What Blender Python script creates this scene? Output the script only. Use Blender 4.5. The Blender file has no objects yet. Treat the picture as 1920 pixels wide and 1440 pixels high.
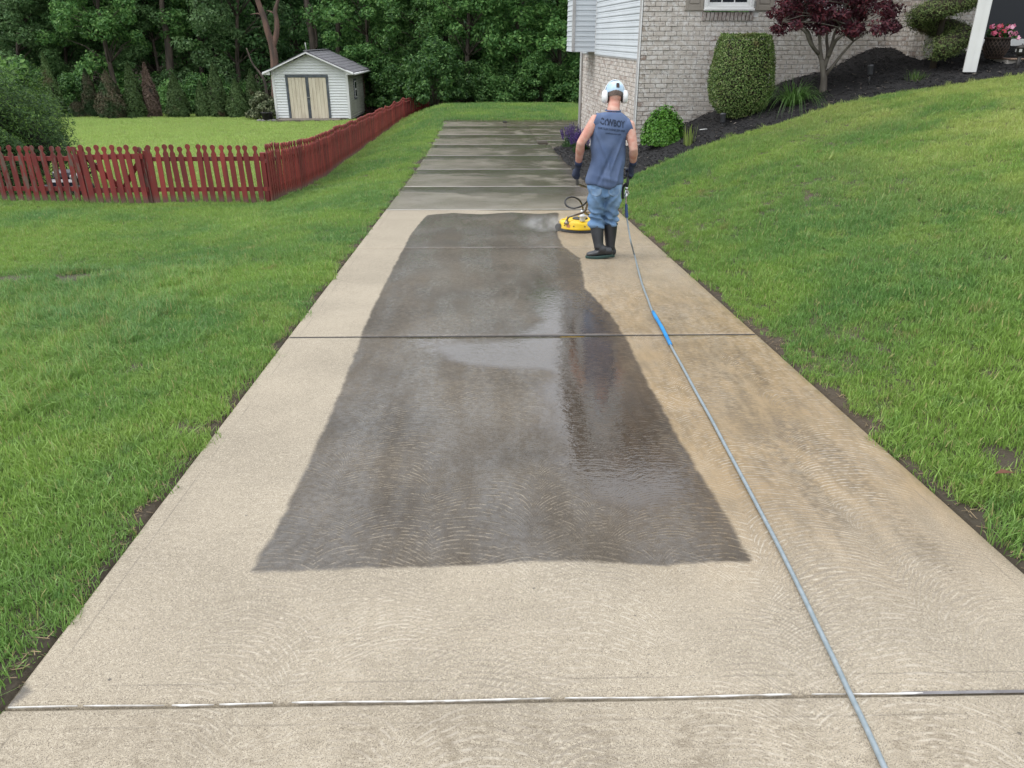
import bpy, bmesh, math, random
import numpy as np
from mathutils import Vector, Matrix, noise
from mathutils.bvhtree import BVHTree

R = math.radians
rnd = random.Random(7)
rng = np.random.default_rng(11)
sc = bpy.context.scene
col = sc.collection

# ------------------------------------------------------------------ camera
CAM_H, PITCH, FPX = 1.7, R(24.2), 1450.0
cam_d = bpy.data.cameras.new('camera')
cam_d.sensor_fit = 'HORIZONTAL'; cam_d.sensor_width = 36.0
cam_d.lens = 36.0 * FPX / 1920.0
cam_d.clip_start = 0.05; cam_d.clip_end = 600.0
cam = bpy.data.objects.new('camera', cam_d); col.objects.link(cam)
cam.location = (0, 0, CAM_H); cam.rotation_euler = (R(90) - PITCH, 0, 0)
sc.camera = cam

# ------------------------------------------------------------------ sky, sun, exposure
SUN_EL, SUN_AZ = R(55), R(-105)            # azimuth from +Y towards +X: the light comes from the left, a little from behind
world = bpy.data.worlds.new('World'); sc.world = world; world.use_nodes = True
wn = world.node_tree.nodes; wl = world.node_tree.links
wn.clear()
sky = wn.new('ShaderNodeTexSky'); sky.sky_type = 'NISHITA'; sky.sun_disc = False
sky.sun_elevation = SUN_EL; sky.sun_rotation = SUN_AZ
sky.air_density = 1.0; sky.dust_density = 1.5; sky.ozone_density = 1.0
hs = wn.new('ShaderNodeHueSaturation'); hs.inputs['Saturation'].default_value = 0.30
bg = wn.new('ShaderNodeBackground'); bg.inputs['Strength'].default_value = 0.15
wo = wn.new('ShaderNodeOutputWorld')
ov = wn.new('ShaderNodeMix'); ov.data_type = 'RGBA'; ov.inputs[0].default_value = 0.65      # an even overcast veil over the clear sky
ov.inputs[7].default_value = (8.6, 9.1, 9.9, 1)
# overcast luminance: the zenith is brighter than the horizon
tcw = wn.new('ShaderNodeTexCoord'); sxyz = wn.new('ShaderNodeSeparateXYZ'); mad = wn.new('ShaderNodeMath'); mad.operation = 'MULTIPLY_ADD'; mad.inputs[1].default_value = .95; mad.inputs[2].default_value = .55
mxz = wn.new('ShaderNodeMath'); mxz.operation = 'MAXIMUM'; mxz.inputs[1].default_value = 0.0; vs_ = wn.new('ShaderNodeVectorMath'); vs_.operation = 'SCALE'; vs_.inputs[0].default_value = (8.7, 9.1, 9.7)
wl.new(tcw.outputs['Generated'], sxyz.inputs[0]); wl.new(sxyz.outputs[2], mxz.inputs[0]); wl.new(mxz.outputs[0], mad.inputs[0]); wl.new(mad.outputs[0], vs_.inputs['Scale']); wl.new(vs_.outputs[0], ov.inputs[7])
wl.new(sky.outputs[0], hs.inputs['Color']); wl.new(hs.outputs[0], ov.inputs[6]); wl.new(ov.outputs[2], bg.inputs['Color']); wl.new(bg.outputs[0], wo.inputs['Surface'])
sun_d = bpy.data.lights.new('sun', 'SUN'); sun_d.energy = 1.1; sun_d.angle = R(24); sun_d.color = (1.0, 0.97, 0.93)
sun = bpy.data.objects.new('sun', sun_d); col.objects.link(sun)
sv = Vector((math.sin(SUN_AZ) * math.cos(SUN_EL), math.cos(SUN_AZ) * math.cos(SUN_EL), math.sin(SUN_EL)))
sun.rotation_euler = sv.to_track_quat('Z', 'Y').to_euler(); sun.location = sv * 40
sc.view_settings.view_transform = 'Standard'; sc.view_settings.look = 'None'
sc.view_settings.gamma = 1.0; sc.view_settings.use_curve_mapping = False
sc.view_settings.exposure = 0.46
sc.render.engine = 'CYCLES'
sc.cycles.use_denoising = True
sc.cycles.max_bounces = 6; sc.cycles.diffuse_bounces = 3; sc.cycles.glossy_bounces = 3
sc.cycles.transmission_bounces = 4; sc.cycles.volume_bounces = 1; sc.cycles.transparent_max_bounces = 8
sc.cycles.sample_clamp_indirect = 6.0

# ------------------------------------------------------------------ measured geometry of the place
CT, ST = math.cos(PITCH), math.sin(PITCH)
def ray(px, py):
    u = (px - 960.0) / FPX; v = (py - 720.0) / FPX
    return Vector((u, CT - v * ST, -ST - v * CT))
def at(px, py, Y):
    d = ray(px, py); t = Y / d.y
    return Vector((d.x * t, Y, CAM_H + d.z * t))

_ty = np.arange(-40, 400, 0.25)
def _table(ys, zs, sig):
    z = np.interp(_ty, ys, zs); n = int(4 * sig / 0.25)
    k = np.exp(-0.5 * (np.arange(-n, n + 1) * 0.25 / sig) ** 2); k /= k.sum()
    return np.convolve(np.pad(z, n, mode='edge'), k, mode='valid')
_zd = _table([-40, 17, 20.5, 23.5, 26.6, 29.6, 32, 38, 44, 50, 60, 80, 120, 400],
             [2.24, -.952, -1.09, -1.19, -1.26, -1.285, -1.285, -1.19, -1.6, -2.2, -1.6, 3.5, 14, 40], 0.9)
_zf = _table([-40, 0, 5, 10, 13.5, 15.0, 17.2, 20.2, 28, 33, 40, 50, 60, 80, 120, 400],
             [2.1, -.12, -.45, -.80, -1.04, -1.14, -1.38, -1.47, -1.80, -1.95, -2.06, -2.3, -1.6, 3.5, 14, 40], 0.6)
SK = -0.039                                     # the driveway runs slightly to the left
SL, SR = -1.43, 2.017                           # its edges in the skewed coordinate s = X - SK*Y
def zd(Y): return np.interp(Y, _ty, _zd)
def zf(Y): return np.interp(Y, _ty, _zf)
def sstep(a, b, x):
    t = np.clip((x - a) / (b - a), 0, 1); return t * t * (3 - 2 * t)
def terrain(X, Y):
    X = np.asarray(X, float); Y = np.asarray(Y, float)
    s = X - SK * Y; b = zd(Y)
    tl = sstep(0.05, 2.8, SL - s)
    z = b + (zf(Y) - b) * tl
    d = np.clip(s - SR, 0, None)
    k = np.interp(Y, [-5, 0, 14, 16.4, 17.6, 20, 22.3, 22.8], [.40, .5, 1.0, 1.22, 1.0, .55, .12, 0])
    dd = np.clip(d, 0, 9)
    z = z + k * (.43 * dd - .021 * dd * dd) * sstep(-.02, .35, d)
    return z
def T(X, Y): return float(terrain(X, Y))
def ground(px, py, dz=0.0):
    d = ray(px, py); o = Vector((0, 0, CAM_H)); t = 0.5
    while t < 200:
        p = o + d * t
        if p.z < T(p.x, p.y) + dz: break
        t += 0.05
    lo, hi = t - 0.05, t
    for _ in range(18):
        m = (lo + hi) / 2; p = o + d * m
        if p.z < T(p.x, p.y) + dz: hi = m
        else: lo = m
    return o + d * hi

# ------------------------------------------------------------------ helpers
def np_mesh(name, V, F, smooth=False):
    V = np.asarray(V, np.float32).reshape(-1, 3); F = np.asarray(F, np.int32); m, k = F.shape
    me = bpy.data.meshes.new(name)
    me.vertices.add(len(V)); me.vertices.foreach_set('co', V.ravel())
    me.loops.add(m * k); me.loops.foreach_set('vertex_index', F.ravel())
    me.polygons.add(m); me.polygons.foreach_set('loop_start', np.arange(0, m * k, k, dtype=np.int32))
    me.polygons.foreach_set('loop_total', np.full(m, k, np.int32))
    me.polygons.foreach_set('use_smooth', np.full(m, smooth))
    me.update(calc_edges=True)
    return me
def props(o, label=None, cat=None, group=None, kind=None):
    if label: o['label'] = label
    if cat: o['category'] = cat
    if group: o['group'] = group
    if kind: o['kind'] = kind
    return o
def link(name, me, mat=None, parent=None, **kw):
    o = bpy.data.objects.new(name, me); col.objects.link(o)
    if mat is not None and me is not None and len(me.materials) == 0: me.materials.append(mat)
    if parent is not None:
        o.parent = parent
        if parent.get('_w'): o.matrix_parent_inverse = Matrix.Translation(-Vector(parent.location))
    return props(o, **kw)
def empty(name, loc=(0, 0, 0), world_parts=True, **kw):
    o = bpy.data.objects.new(name, None); col.objects.link(o); o.location = loc
    o.empty_display_size = 0.1
    if world_parts: o['_w'] = 1
    return props(o, **kw)
def copy_tree(o, parent=None, loc=None, rot=None, scale=None):
    c = o.copy(); col.objects.link(c)
    if parent is not None: c.parent = parent
    for ch in o.children: copy_tree(ch, c)
    if loc is not None: c.location = loc
    if rot is not None: c.rotation_euler = rot
    if scale is not None: c.scale = scale
    return c

class MB:
    def __init__(s): s.v = []; s.f = []; s.smooth = []
    def add(s, V, F, smooth=False):
        b = len(s.v); s.v += [tuple(p) for p in V]; s.f += [tuple(i + b for i in q) for q in F]; s.smooth += [smooth] * len(F); return s
    def box(s, c, size, bevel=0.0, rot=None):
        hx, hy, hz = size[0] / 2, size[1] / 2, size[2] / 2; c = Vector(c)
        if bevel <= 0:
            V = [Vector((x * hx, y * hy, z * hz)) for x in (-1, 1) for y in (-1, 1) for z in (-1, 1)]
            F = [(0, 1, 3, 2), (4, 6, 7, 5), (0, 4, 5, 1), (2, 3, 7, 6), (0, 2, 6, 4), (1, 5, 7, 3)]
        else:
            bm = bmesh.new(); bmesh.ops.create_cube(bm, size=1.0)
            for v in bm.verts: v.co = Vector((v.co.x * size[0], v.co.y * size[1], v.co.z * size[2]))
            bmesh.ops.bevel(bm, geom=list(bm.edges), offset=bevel, segments=1, affect='EDGES')
            bm.verts.index_update(); V = [v.co.copy() for v in bm.verts]; F = [[v.index for v in f.verts] for f in bm.faces]; bm.free()
        if rot is not None: V = [rot @ p for p in V]
        return s.add([p + c for p in V], F)
    def bar(s, a, b, w, d, up=(0, 0, 1), bevel=0.0):
        a, b = Vector(a), Vector(b); z = (b - a); L = z.length; z.normalize()
        x = Vector(up).cross(z)
        if x.length < 1e-4: x = Vector((1, 0, 0)).cross(z)
        x.normalize(); y = z.cross(x)
        return s.box((a + b) / 2, (w, d, L), bevel, Matrix((x, y, z)).transposed())
    def prism(s, outline, depth, M=None):
        n = len(outline); M = M or Matrix()
        V = [M @ Vector((x, -depth / 2, z)) for x, z in outline] + [M @ Vector((x, depth / 2, z)) for x, z in outline]
        F = [tuple(range(n)), tuple(range(2 * n - 1, n - 1, -1))] + [(i, i + n, (i + 1) % n + n, (i + 1) % n) for i in range(n)]
        return s.add(V, F)
    def loft(s, rings, caps=True, smooth=True):
        n = len(rings[0]); V = [p for r in rings for p in r]; F = []
        for i in range(len(rings) - 1):
            for j in range(n):
                F.append((i * n + j, i * n + (j + 1) % n, (i + 1) * n + (j + 1) % n, (i + 1) * n + j))
        if caps: F += [tuple(range(n - 1, -1, -1)), tuple(range((len(rings) - 1) * n, len(rings) * n))]
        return s.add(V, F, smooth)
    def tube(s, pts, r, n=10, caps=True, side=None):
        pts = [Vector(p) for p in pts]; m = len(pts)
        if not hasattr(r, '__len__'): r = [r] * m
        rings = []; prev = None
        for i, p in enumerate(pts):
            t = (pts[min(i + 1, m - 1)] - pts[max(i - 1, 0)]).normalized()
            if prev is None:
                x = Vector(side) if side is not None else (Vector((0, 0, 1)) if abs(t.z) < .9 else Vector((1, 0, 0)))
            else: x = prev
            if side is not None: x = Vector(side)
            x = (x - t * x.dot(t)); x.normalize(); y = t.cross(x); prev = x
            rr = r[i]; ra, rb = rr if hasattr(rr, '__len__') else (rr, rr)
            rings.append([p + x * (ra * math.cos(2 * math.pi * k / n)) + y * (rb * math.sin(2 * math.pi * k / n)) for k in range(n)])
        return s.loft(rings, caps)
    def lathe(s, prof, n=24, M=None, smooth=True, axis='Z'):
        M = M or Matrix(); V = []; F = []
        for r, z in prof:
            for k in range(n):
                a = 2 * math.pi * k / n; V.append(M @ Vector((r * math.cos(a), r * math.sin(a), z)))
        for i in range(len(prof) - 1):
            for k in range(n):
                F.append((i * n + k, i * n + (k + 1) % n, (i + 1) * n + (k + 1) % n, (i + 1) * n + k))
        F += [tuple(range(n - 1, -1, -1)), tuple(range((len(prof) - 1) * n, len(prof) * n))]
        return s.add(V, F, smooth)
    def ball(s, c, r, n=12, m=8, M=None):
        c = Vector(c); r = Vector(r) if hasattr(r, '__len__') else Vector((r, r, r)); rings = []
        for i in range(m + 1):
            t = math.pi * (i + .02) / (m + .04)
            rings.append([(M @ Vector((r.x * math.sin(t) * math.cos(2 * math.pi * k / n), r.y * math.sin(t) * math.sin(2 * math.pi * k / n), -r.z * math.cos(t))) if M else
                           Vector((r.x * math.sin(t) * math.cos(2 * math.pi * k / n), r.y * math.sin(t) * math.sin(2 * math.pi * k / n), -r.z * math.cos(t)))) + c for k in range(n)])
        return s.loft(rings)
    def mesh(s, name):
        me = bpy.data.meshes.new(name); me.from_pydata([tuple(v) for v in s.v], [], s.f); me.update()
        me.polygons.foreach_set('use_smooth', s.smooth); return me
    def build(s, name, mat, parent=None, **kw): return link(name, s.mesh(name), mat, parent, **kw)

def evaluated(me, mods):
    o = bpy.data.objects.new('tmp', me); col.objects.link(o)
    for typ, kw in mods:
        m = o.modifiers.new('m', typ)
        for k, v in kw.items(): setattr(m, k, v)
    bpy.context.view_layer.update()
    out = bpy.data.meshes.new_from_object(o.evaluated_get(bpy.context.evaluated_depsgraph_get()))
    bpy.data.objects.remove(o); bpy.data.meshes.remove(me)
    return out
def fuse(mb, voxel, smooth=6, factor=0.5):
    me = evaluated(mb.mesh('tmp'), [('REMESH', dict(mode='VOXEL', voxel_size=voxel, use_smooth_shade=True)), ('SMOOTH', dict(iterations=smooth, factor=factor))])
    return me
def catmull(P, n=8):
    P = [Vector(p) for p in P]; out = []
    for i in range(len(P) - 1):
        a, b, c, d = P[max(i - 1, 0)], P[i], P[i + 1], P[min(i + 2, len(P) - 1)]
        for k in range(n):
            t = k / n
            out.append(.5 * ((2 * b) + (c - a) * t + (2 * a - 5 * b + 4 * c - d) * t * t + (3 * b - a - 3 * c + d) * t ** 3))
    return out + [P[-1]]

# ------------------------------------------------------------------ materials
class N:
    def __init__(s, name):
        s.m = bpy.data.materials.new(name); s.m.use_nodes = True; s.nt = s.m.node_tree
        s.bsdf = s.nt.nodes['Principled BSDF']; s.out = s.nt.nodes['Material Output']
    def n(s, t, **kw):
        nd = s.nt.nodes.new(t)
        for k, v in kw.items():
            if k.startswith('_'): setattr(nd, k[1:], v)
            else: s.set(nd.inputs[k.replace('__', ' ')], v)
        return nd
    def set(s, sock, v):
        if isinstance(v, bpy.types.NodeSocket): s.nt.links.new(v, sock)
        elif hasattr(v, '__len__') and sock.type == 'RGBA' and len(v) == 3: sock.default_value = (*v, 1)
        else: sock.default_value = v
    def math(s, op, a, b=0.0, c=0.0, clamp=False):
        nd = s.nt.nodes.new('ShaderNodeMath'); nd.operation = op; nd.use_clamp = clamp
        s.set(nd.inputs[0], a); s.set(nd.inputs[1], b); s.set(nd.inputs[2], c); return nd.outputs[0]
    def mix(s, f, a, b, mode='MIX'):
        nd = s.nt.nodes.new('ShaderNodeMix'); nd.data_type = 'RGBA'; nd.blend_type = mode
        s.set(nd.inputs[0], f); s.set(nd.inputs[6], a); s.set(nd.inputs[7], b); return nd.outputs[2]
    def ramp(s, f, stops):
        nd = s.nt.nodes.new('ShaderNodeValToRGB'); s.set(nd.inputs[0], f); e = nd.color_ramp.elements
        while len(e) < len(stops): e.new(0.5)
        for el, (p, c) in zip(e, stops):
            el.position = p; el.color = (*c, 1) if len(c) == 3 else c
        return nd.outputs[0]
    def rng(s, f, a, b, lo=0.0, hi=1.0, typ='SMOOTHSTEP'):
        nd = s.nt.nodes.new('ShaderNodeMapRange'); nd.interpolation_type = typ
        for i, v in enumerate((f, a, b, lo, hi)): s.set(nd.inputs[i], v)
        return nd.outputs[0]
    def obj(s): return s.n('ShaderNodeTexCoord').outputs['Object']
    def pos(s): return s.n('ShaderNodeNewGeometry').outputs['Position']
    def island(s): return s.n('ShaderNodeNewGeometry').outputs['Random Per Island']
    def orand(s): return s.n('ShaderNodeObjectInfo').outputs['Random']
    def attr(s, name): return s.n('ShaderNodeAttribute', _attribute_name=name).outputs['Fac']
    def noise(s, v, scale, detail=3.0, rough=0.55, dist=0.0):
        nd = s.n('ShaderNodeTexNoise', Vector=v, Scale=scale, Detail=detail, Roughness=rough, Distortion=dist); return nd.outputs['Fac']
    def scale(s, v, k):
        return s.n('ShaderNodeMapping', Vector=v, Scale=k).outputs[0]
    def bump(s, h, strength, dist=0.01, normal=None):
        nd = s.n('ShaderNodeBump', Height=h, Strength=strength, Distance=dist)
        if normal is not None: s.set(nd.inputs['Normal'], normal)
        return nd.outputs[0]
    def put(s, **kw):
        for k, v in kw.items(): s.set(s.bsdf.inputs[k.replace('__', ' ')], v)
        return s

def mk(name, a, b=None, rough=.6, ns=6.0, bs=40.0, bstr=.15, bdist=.004, metallic=0.0, isl=0.0, spec=.5, coords='obj', stretch=None, lo=.35, hi=.65):
    x = N(name); b = b or tuple(c * .75 for c in a)
    v = x.obj() if coords == 'obj' else x.pos()
    if stretch: v = x.scale(v, stretch)
    c = x.mix(x.rng(x.noise(v, ns, 5), lo, hi), a, b)
    if isl > 0:
        g = x.math('MULTIPLY_ADD', x.island(), isl, 1 - isl / 2)
        c = x.mix(1.0, c, x.n('ShaderNodeCombineColor', Red=g, Green=g, Blue=g).outputs[0], 'MULTIPLY')
    x.put(Base__Color=c, Roughness=x.rng(x.noise(v, ns * 3), .3, .7, rough - .08, rough + .08), Metallic=metallic)
    x.bsdf.inputs['Specular IOR Level'].default_value = spec
    if bstr: x.put(Normal=x.bump(x.noise(v, bs, 4), bstr, bdist))
    return x.m

def leaf_mat(name, cols, trans=.25, rough=.5, patch=None, spec=.3):
    x = N(name); r = x.island()
    n = len(cols); c = x.ramp(r, [(i / max(1, n - 1), k) for i, k in enumerate(cols)])
    if patch is not None:
        sc_, pc, lo, hi = patch
        c = x.mix(x.rng(x.noise(x.pos(), sc_, 3), lo, hi), c, pc)
    g = x.math('MULTIPLY_ADD', x.orand(), .5, .78)
    c = x.mix(1.0, c, x.n('ShaderNodeCombineColor', Red=g, Green=g, Blue=g).outputs[0], 'MULTIPLY')
    x.put(Base__Color=c, Roughness=rough); x.bsdf.inputs['Specular IOR Level'].default_value = spec
    t = x.n('ShaderNodeBsdfTranslucent', Color=c)
    ms = x.n('ShaderNodeMixShader'); x.set(ms.inputs[0], trans)
    x.nt.links.new(x.bsdf.outputs[0], ms.inputs[1]); x.nt.links.new(t.outputs[0], ms.inputs[2])
    x.nt.links.new(ms.outputs[0], x.out.inputs['Surface'])
    return x.m

def poly_sdf(P, poly):
    """signed distance (negative inside) from points P (n,2) to a polygon"""
    poly = np.asarray(poly, float); P = np.asarray(P, float)
    d = np.full(len(P), 1e9); ins = np.zeros(len(P), bool); n = len(poly)
    for i in range(n):
        a, b = poly[i], poly[(i + 1) % n]; ab = b - a
        t = np.clip(((P - a) @ ab) / max(ab @ ab, 1e-9), 0, 1)
        d = np.minimum(d, np.hypot(*(P - a - t[:, None] * ab).T))
        c = ((a[1] > P[:, 1]) != (b[1] > P[:, 1]))
        with np.errstate(divide='ignore', invalid='ignore'):
            xi = (b[0] - a[0]) * (P[:, 1] - a[1]) / (b[1] - a[1]) + a[0]
        ins ^= c & (P[:, 0] < xi)
    return np.where(ins, -d, d)
def fnoise(x, y, seed=0, octs=3):
    return np.array([noise.fractal(Vector((a, b, seed * 7.3)), 1.0, 2.0, octs) for a, b in zip(np.ravel(x), np.ravel(y))])
# ================================================================== GROUND
# house plan, needed for the beds
HO = Vector((2.488, 16.3)); HE = Vector((1, .0826)).normalized(); HW = Vector((-.0826, 1)).normalized()
def hfront(s, z, out=0.0): p = HO + HE * s - HW * out; return Vector((p.x, p.y, z))
def hleft(s, z, out=0.0): p = HO + HW * s - HE * out; return Vector((p.x, p.y, z))

g2 = lambda px, py: ground(px, py).xy
lawn_edge = [(1112, 358), (1150, 342), (1188, 324), (1234, 301), (1289, 280), (1358, 254), (1427, 234), (1495, 213), (1571, 188), (1663, 170), (1755, 154)]
LE = [g2(x_, y_ + 7) for x_, y_ in lawn_edge]
LE[0].x = SR + SK * LE[0].y
LE += [Vector((8.2, 13.4)), Vector((10.5, 13.2)), Vector((15, 13.0))]
tip = Vector((SR + SK * 22.3 + .02, 22.3))
mulch_poly = [tuple(p) for p in LE] + [(15, 15.9), tuple(hfront(4.9, 0).xy + Vector((0, .1))), tuple(hfront(0, 0).xy + Vector((.1, .05))), tuple(hleft(6.4, 0).xy + Vector((.12, 0))), tuple(hleft(7.4, 0).xy + Vector((.12, 0))), (1.72, 24.0), tuple(tip)] + [(SR + SK * y + .02, y) for y in (20.5, 18.5, 17.0, 15.8)]
soil_m = N('lawn soil'); v = soil_m.pos()
soil_m.put(Base__Color=soil_m.mix(soil_m.rng(soil_m.noise(v, .6, 3), .35, .65), (.050, .040, .026), (.070, .052, .034)), Roughness=.95, Normal=soil_m.bump(soil_m.noise(v, 30, 5), .6, .03))
# grid in the skewed coordinate so that its columns follow the driveway
def merge_axis(*parts): return np.unique(np.round(np.concatenate(parts), 4))
S_ax = merge_axis(np.array([-160, -120, -90, -70, -55, -45, -38, -32, -27, -23]), np.arange(-20, -6, .8), np.arange(-6, -1.44, .22), [SL - .02, SL + .02], np.arange(SL + .3, SR - .2, .45), [SR - .02, SR + .02], np.arange(SR + .2, 9, .22), np.arange(9, 20, .9), [22, 26, 31, 38, 46, 60, 80, 110, 150])
Y_ax = merge_axis(np.arange(-6, 24.3, .3), [24.38, 24.42], np.arange(24.6, 31.8, .4), [31.78, 31.84], np.arange(32.2, 50, .5), np.arange(51, 70, 1.5), [72, 76, 82, 90, 100, 112, 125, 140])
SS, YY = np.meshgrid(S_ax, Y_ax); XX = SS + SK * YY
ZZ = terrain(XX, YY)
conc = ((SS > SL) & (SS < SR) & (YY < 31.81)) | ((SS >= SR - .001) & (SS < 14) & (YY > 22.9) & (YY < 31.81))
ZZ = np.where(conc, ZZ - .14, ZZ - .012)
und = np.array([noise.noise(Vector((x * .5, y * .5, 3.1))) * .05 + noise.noise(Vector((x * 1.7, y * 1.7, 9.0))) * .015 for x, y in zip(XX.ravel(), YY.ravel())]).reshape(XX.shape)
near_edge = sstep(.1, 1.0, np.minimum(np.abs(SS - SL), np.abs(SS - SR)))
ZZ += und * near_edge * (~conc)
# dirt gutter along the driveway edges
ny, nx = XX.shape
idx = np.arange(ny * nx).reshape(ny, nx)
F = np.stack([idx[:-1, :-1], idx[:-1, 1:], idx[1:, 1:], idx[1:, :-1]], -1).reshape(-1, 4)
gme = np_mesh('lawn_ground', np.stack([XX, YY, ZZ], -1), F, True)
link('lawn_ground', gme, soil_m.m, kind='structure')
und_x, und_y = S_ax, Y_ax

def ground_z(X, Y):
    """height of the built lawn sheet"""
    s = np.asarray(X) - SK * np.asarray(Y)
    ix = np.clip(np.searchsorted(S_ax, s) - 1, 0, nx - 2); iy = np.clip(np.searchsorted(Y_ax, Y) - 1, 0, ny - 2)
    fx = np.clip((s - S_ax[ix]) / (S_ax[ix + 1] - S_ax[ix]), 0, 1); fy = np.clip((Y - Y_ax[iy]) / (Y_ax[iy + 1] - Y_ax[iy]), 0, 1)
    return (ZZ[iy, ix] * (1 - fx) + ZZ[iy, ix + 1] * fx) * (1 - fy) + (ZZ[iy + 1, ix] * (1 - fx) + ZZ[iy + 1, ix + 1] * fx) * fy

# ================================================================== DRIVEWAY
wet_px = [(468, 1074), (520, 985), (575, 872), (622, 770), (655, 690), (688, 600), (742, 492), (772, 436), (800, 403), (850, 399), (900, 402), (960, 398), (1010, 401),
          (1048, 398), (1046, 440), (1056, 462), (1088, 484), (1098, 540), (1148, 592), (1178, 640), (1213, 712), (1258, 792), (1308, 882), (1362, 965), (1413, 1056),
          (1330, 1054), (1250, 1062), (1120, 1054), (1000, 1053), (880, 1062), (800, 1066), (700, 1066), (620, 1071), (540, 1070)]
pud_px = [(1010, 520), (1080, 560), (1130, 600), (1165, 650), (1200, 730), (1240, 800), (1290, 880), (1285, 930), (1180, 965), (1090, 935), (1035, 860), (1020, 790), (1015, 700), (900, 690), (800, 660), (790, 640), (960, 636), (1010, 600), (985, 560)]
dplane = lambda px, py: g2(px, py)
wet_poly = [tuple(dplane(*p)) for p in wet_px]
pud_poly = [tuple(dplane(*p)) for p in pud_px]
corner_poly = [tuple(dplane(*p)) for p in [(-10, 1325), (30, 1270), (58, 1298), (20, 1322)]]

cm = N('driveway concrete'); P = cm.pos()
fine = cm.noise(P, 330, 2, .7); mid = cm.noise(P, 60, 4, .6); big = cm.noise(P, 1.1, 5, .6)
grain = cm.n('ShaderNodeTexVoronoi', Vector=P, Scale=190.0).outputs['Color']
gsep = cm.n('ShaderNodeSeparateColor', Color=grain).outputs[0]
c = cm.mix(cm.rng(big, .3, .7), (.375, .322, .242), (.288, .248, .186))
c = cm.mix(cm.math('MULTIPLY', cm.rng(gsep, .5, 1.0), .7), c, (.48, .42, .325))
c = cm.mix(cm.math('MULTIPLY', cm.rng(fine, .50, .64), .9), c, (.10, .08, .065))
spot = cm.n('ShaderNodeTexVoronoi', Vector=P, Scale=9.0, Randomness=1.0)
spot_r = cm.n('ShaderNodeSeparateColor', Color=spot.outputs['Color']).outputs[0]
spotm = cm.math('MULTIPLY', cm.rng(spot.outputs['Distance'], .07, .035), cm.rng(spot_r, .58, .60))
c = cm.mix(cm.math('MULTIPLY', spotm, .75), c, (.05, .045, .045))
# brown run-off stain (its own shape, stored on the slabs)
st = cm.attr('stain'); stn = cm.math('MULTIPLY', st, cm.rng(cm.noise(cm.scale(P, (2.2, .7, 1)), 1.6, 5, .6), .25, .60, .60, 1.0))
c = cm.mix(cm.math('MULTIPLY', stn, .95), c, cm.mix(cm.rng(cm.noise(cm.scale(P, (5, 1.2, 1)), 3.0, 5, .7), .35, .7), (.285, .198, .10), (.18, .125, .062)))
dk = cm.attr('dirt'); dkn = cm.math('MULTIPLY', cm.math('MULTIPLY', dk, cm.rng(cm.noise(cm.scale(P, (3.0, .8, 1)), 2.0, 6, .7), .36, .66)), cm.rng(cm.noise(cm.scale(P, (1.0, 2.2, 1)), 30, 3, .6), .36, .6))
c = cm.mix(cm.math('MULTIPLY', dkn, .80), c, (.095, .070, .042))
# tooled border line near the edge of each slab
ed = cm.attr('edge')
line = cm.math('MULTIPLY', cm.rng(ed, .074, .077), cm.rng(ed, .084, .080))
linen = cm.math('MULTIPLY', line, cm.rng(cm.noise(P, 3.0, 2), .35, .6))
c = cm.mix(cm.math('MULTIPLY', linen, .35), c, (.10, .085, .07))
# arcs left by the spinning surface cleaner
Pw = cm.n('ShaderNodeVectorMath', _operation='ADD'); cm.set(Pw.inputs[0], P)
nz = cm.n('ShaderNodeTexNoise', Vector=P, Scale=1.3, Detail=2.0)
nzs = cm.n('ShaderNodeVectorMath', _operation='SCALE'); cm.set(nzs.inputs[0], nz.outputs['Color']); nzs.inputs['Scale'].default_value = .17
cm.set(Pw.inputs[1], nzs.outputs[0])
def arcs(width, pitch, off, sgn):
    pw = cm.n('ShaderNodeSeparateXYZ', Vector=Pw.outputs[0])
    xs = cm.math('ADD', cm.math('DIVIDE', pw.outputs[0], width), off)
    cell = cm.math('FLOOR', xs); dx = cm.math('MULTIPLY', cm.math('SUBTRACT', cm.math('SUBTRACT', xs, cell), .5), width)
    # every pass swings a little to either side and starts at its own place
    yy = cm.math('ADD', pw.outputs[1], cm.math('MULTIPLY', cm.math('SINE', cm.math('MULTIPLY', cell, 12.9)), .37))
    dx = cm.math('ADD', dx, cm.math('MULTIPLY', cm.math('SINE', cm.math('MULTIPLY_ADD', yy, 3.1, cell)), .07))
    hh = cm.math('SQRT', cm.math('MAXIMUM', cm.math('SUBTRACT', .075, cm.math('MULTIPLY', dx, dx)), .0004))
    w = cm.math('SINE', cm.math('MULTIPLY_ADD', cm.math('MULTIPLY_ADD', hh, -sgn, yy), 6.283 / pitch, cm.math('MULTIPLY', cm.noise(P, 9, 3), 9.0)))
    return cm.rng(w, .15, .95)
a1 = arcs(.52, .022, .13, 1.0); a2 = arcs(.44, .028, .57, 1.0)
am = cm.rng(cm.noise(P, 1.9, 3), .42, .58)
arc = cm.math('MULTIPLY', cm.math('ADD', cm.math('MULTIPLY', a1, am), cm.math('MULTIPLY', a2, cm.math('SUBTRACT', 1.0, am))), cm.rng(cm.noise(P, 26, 3), .40, .62))
arcz = cm.math('MULTIPLY', arc, cm.attr('swirl'))
band = cm.attr('band')
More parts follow.
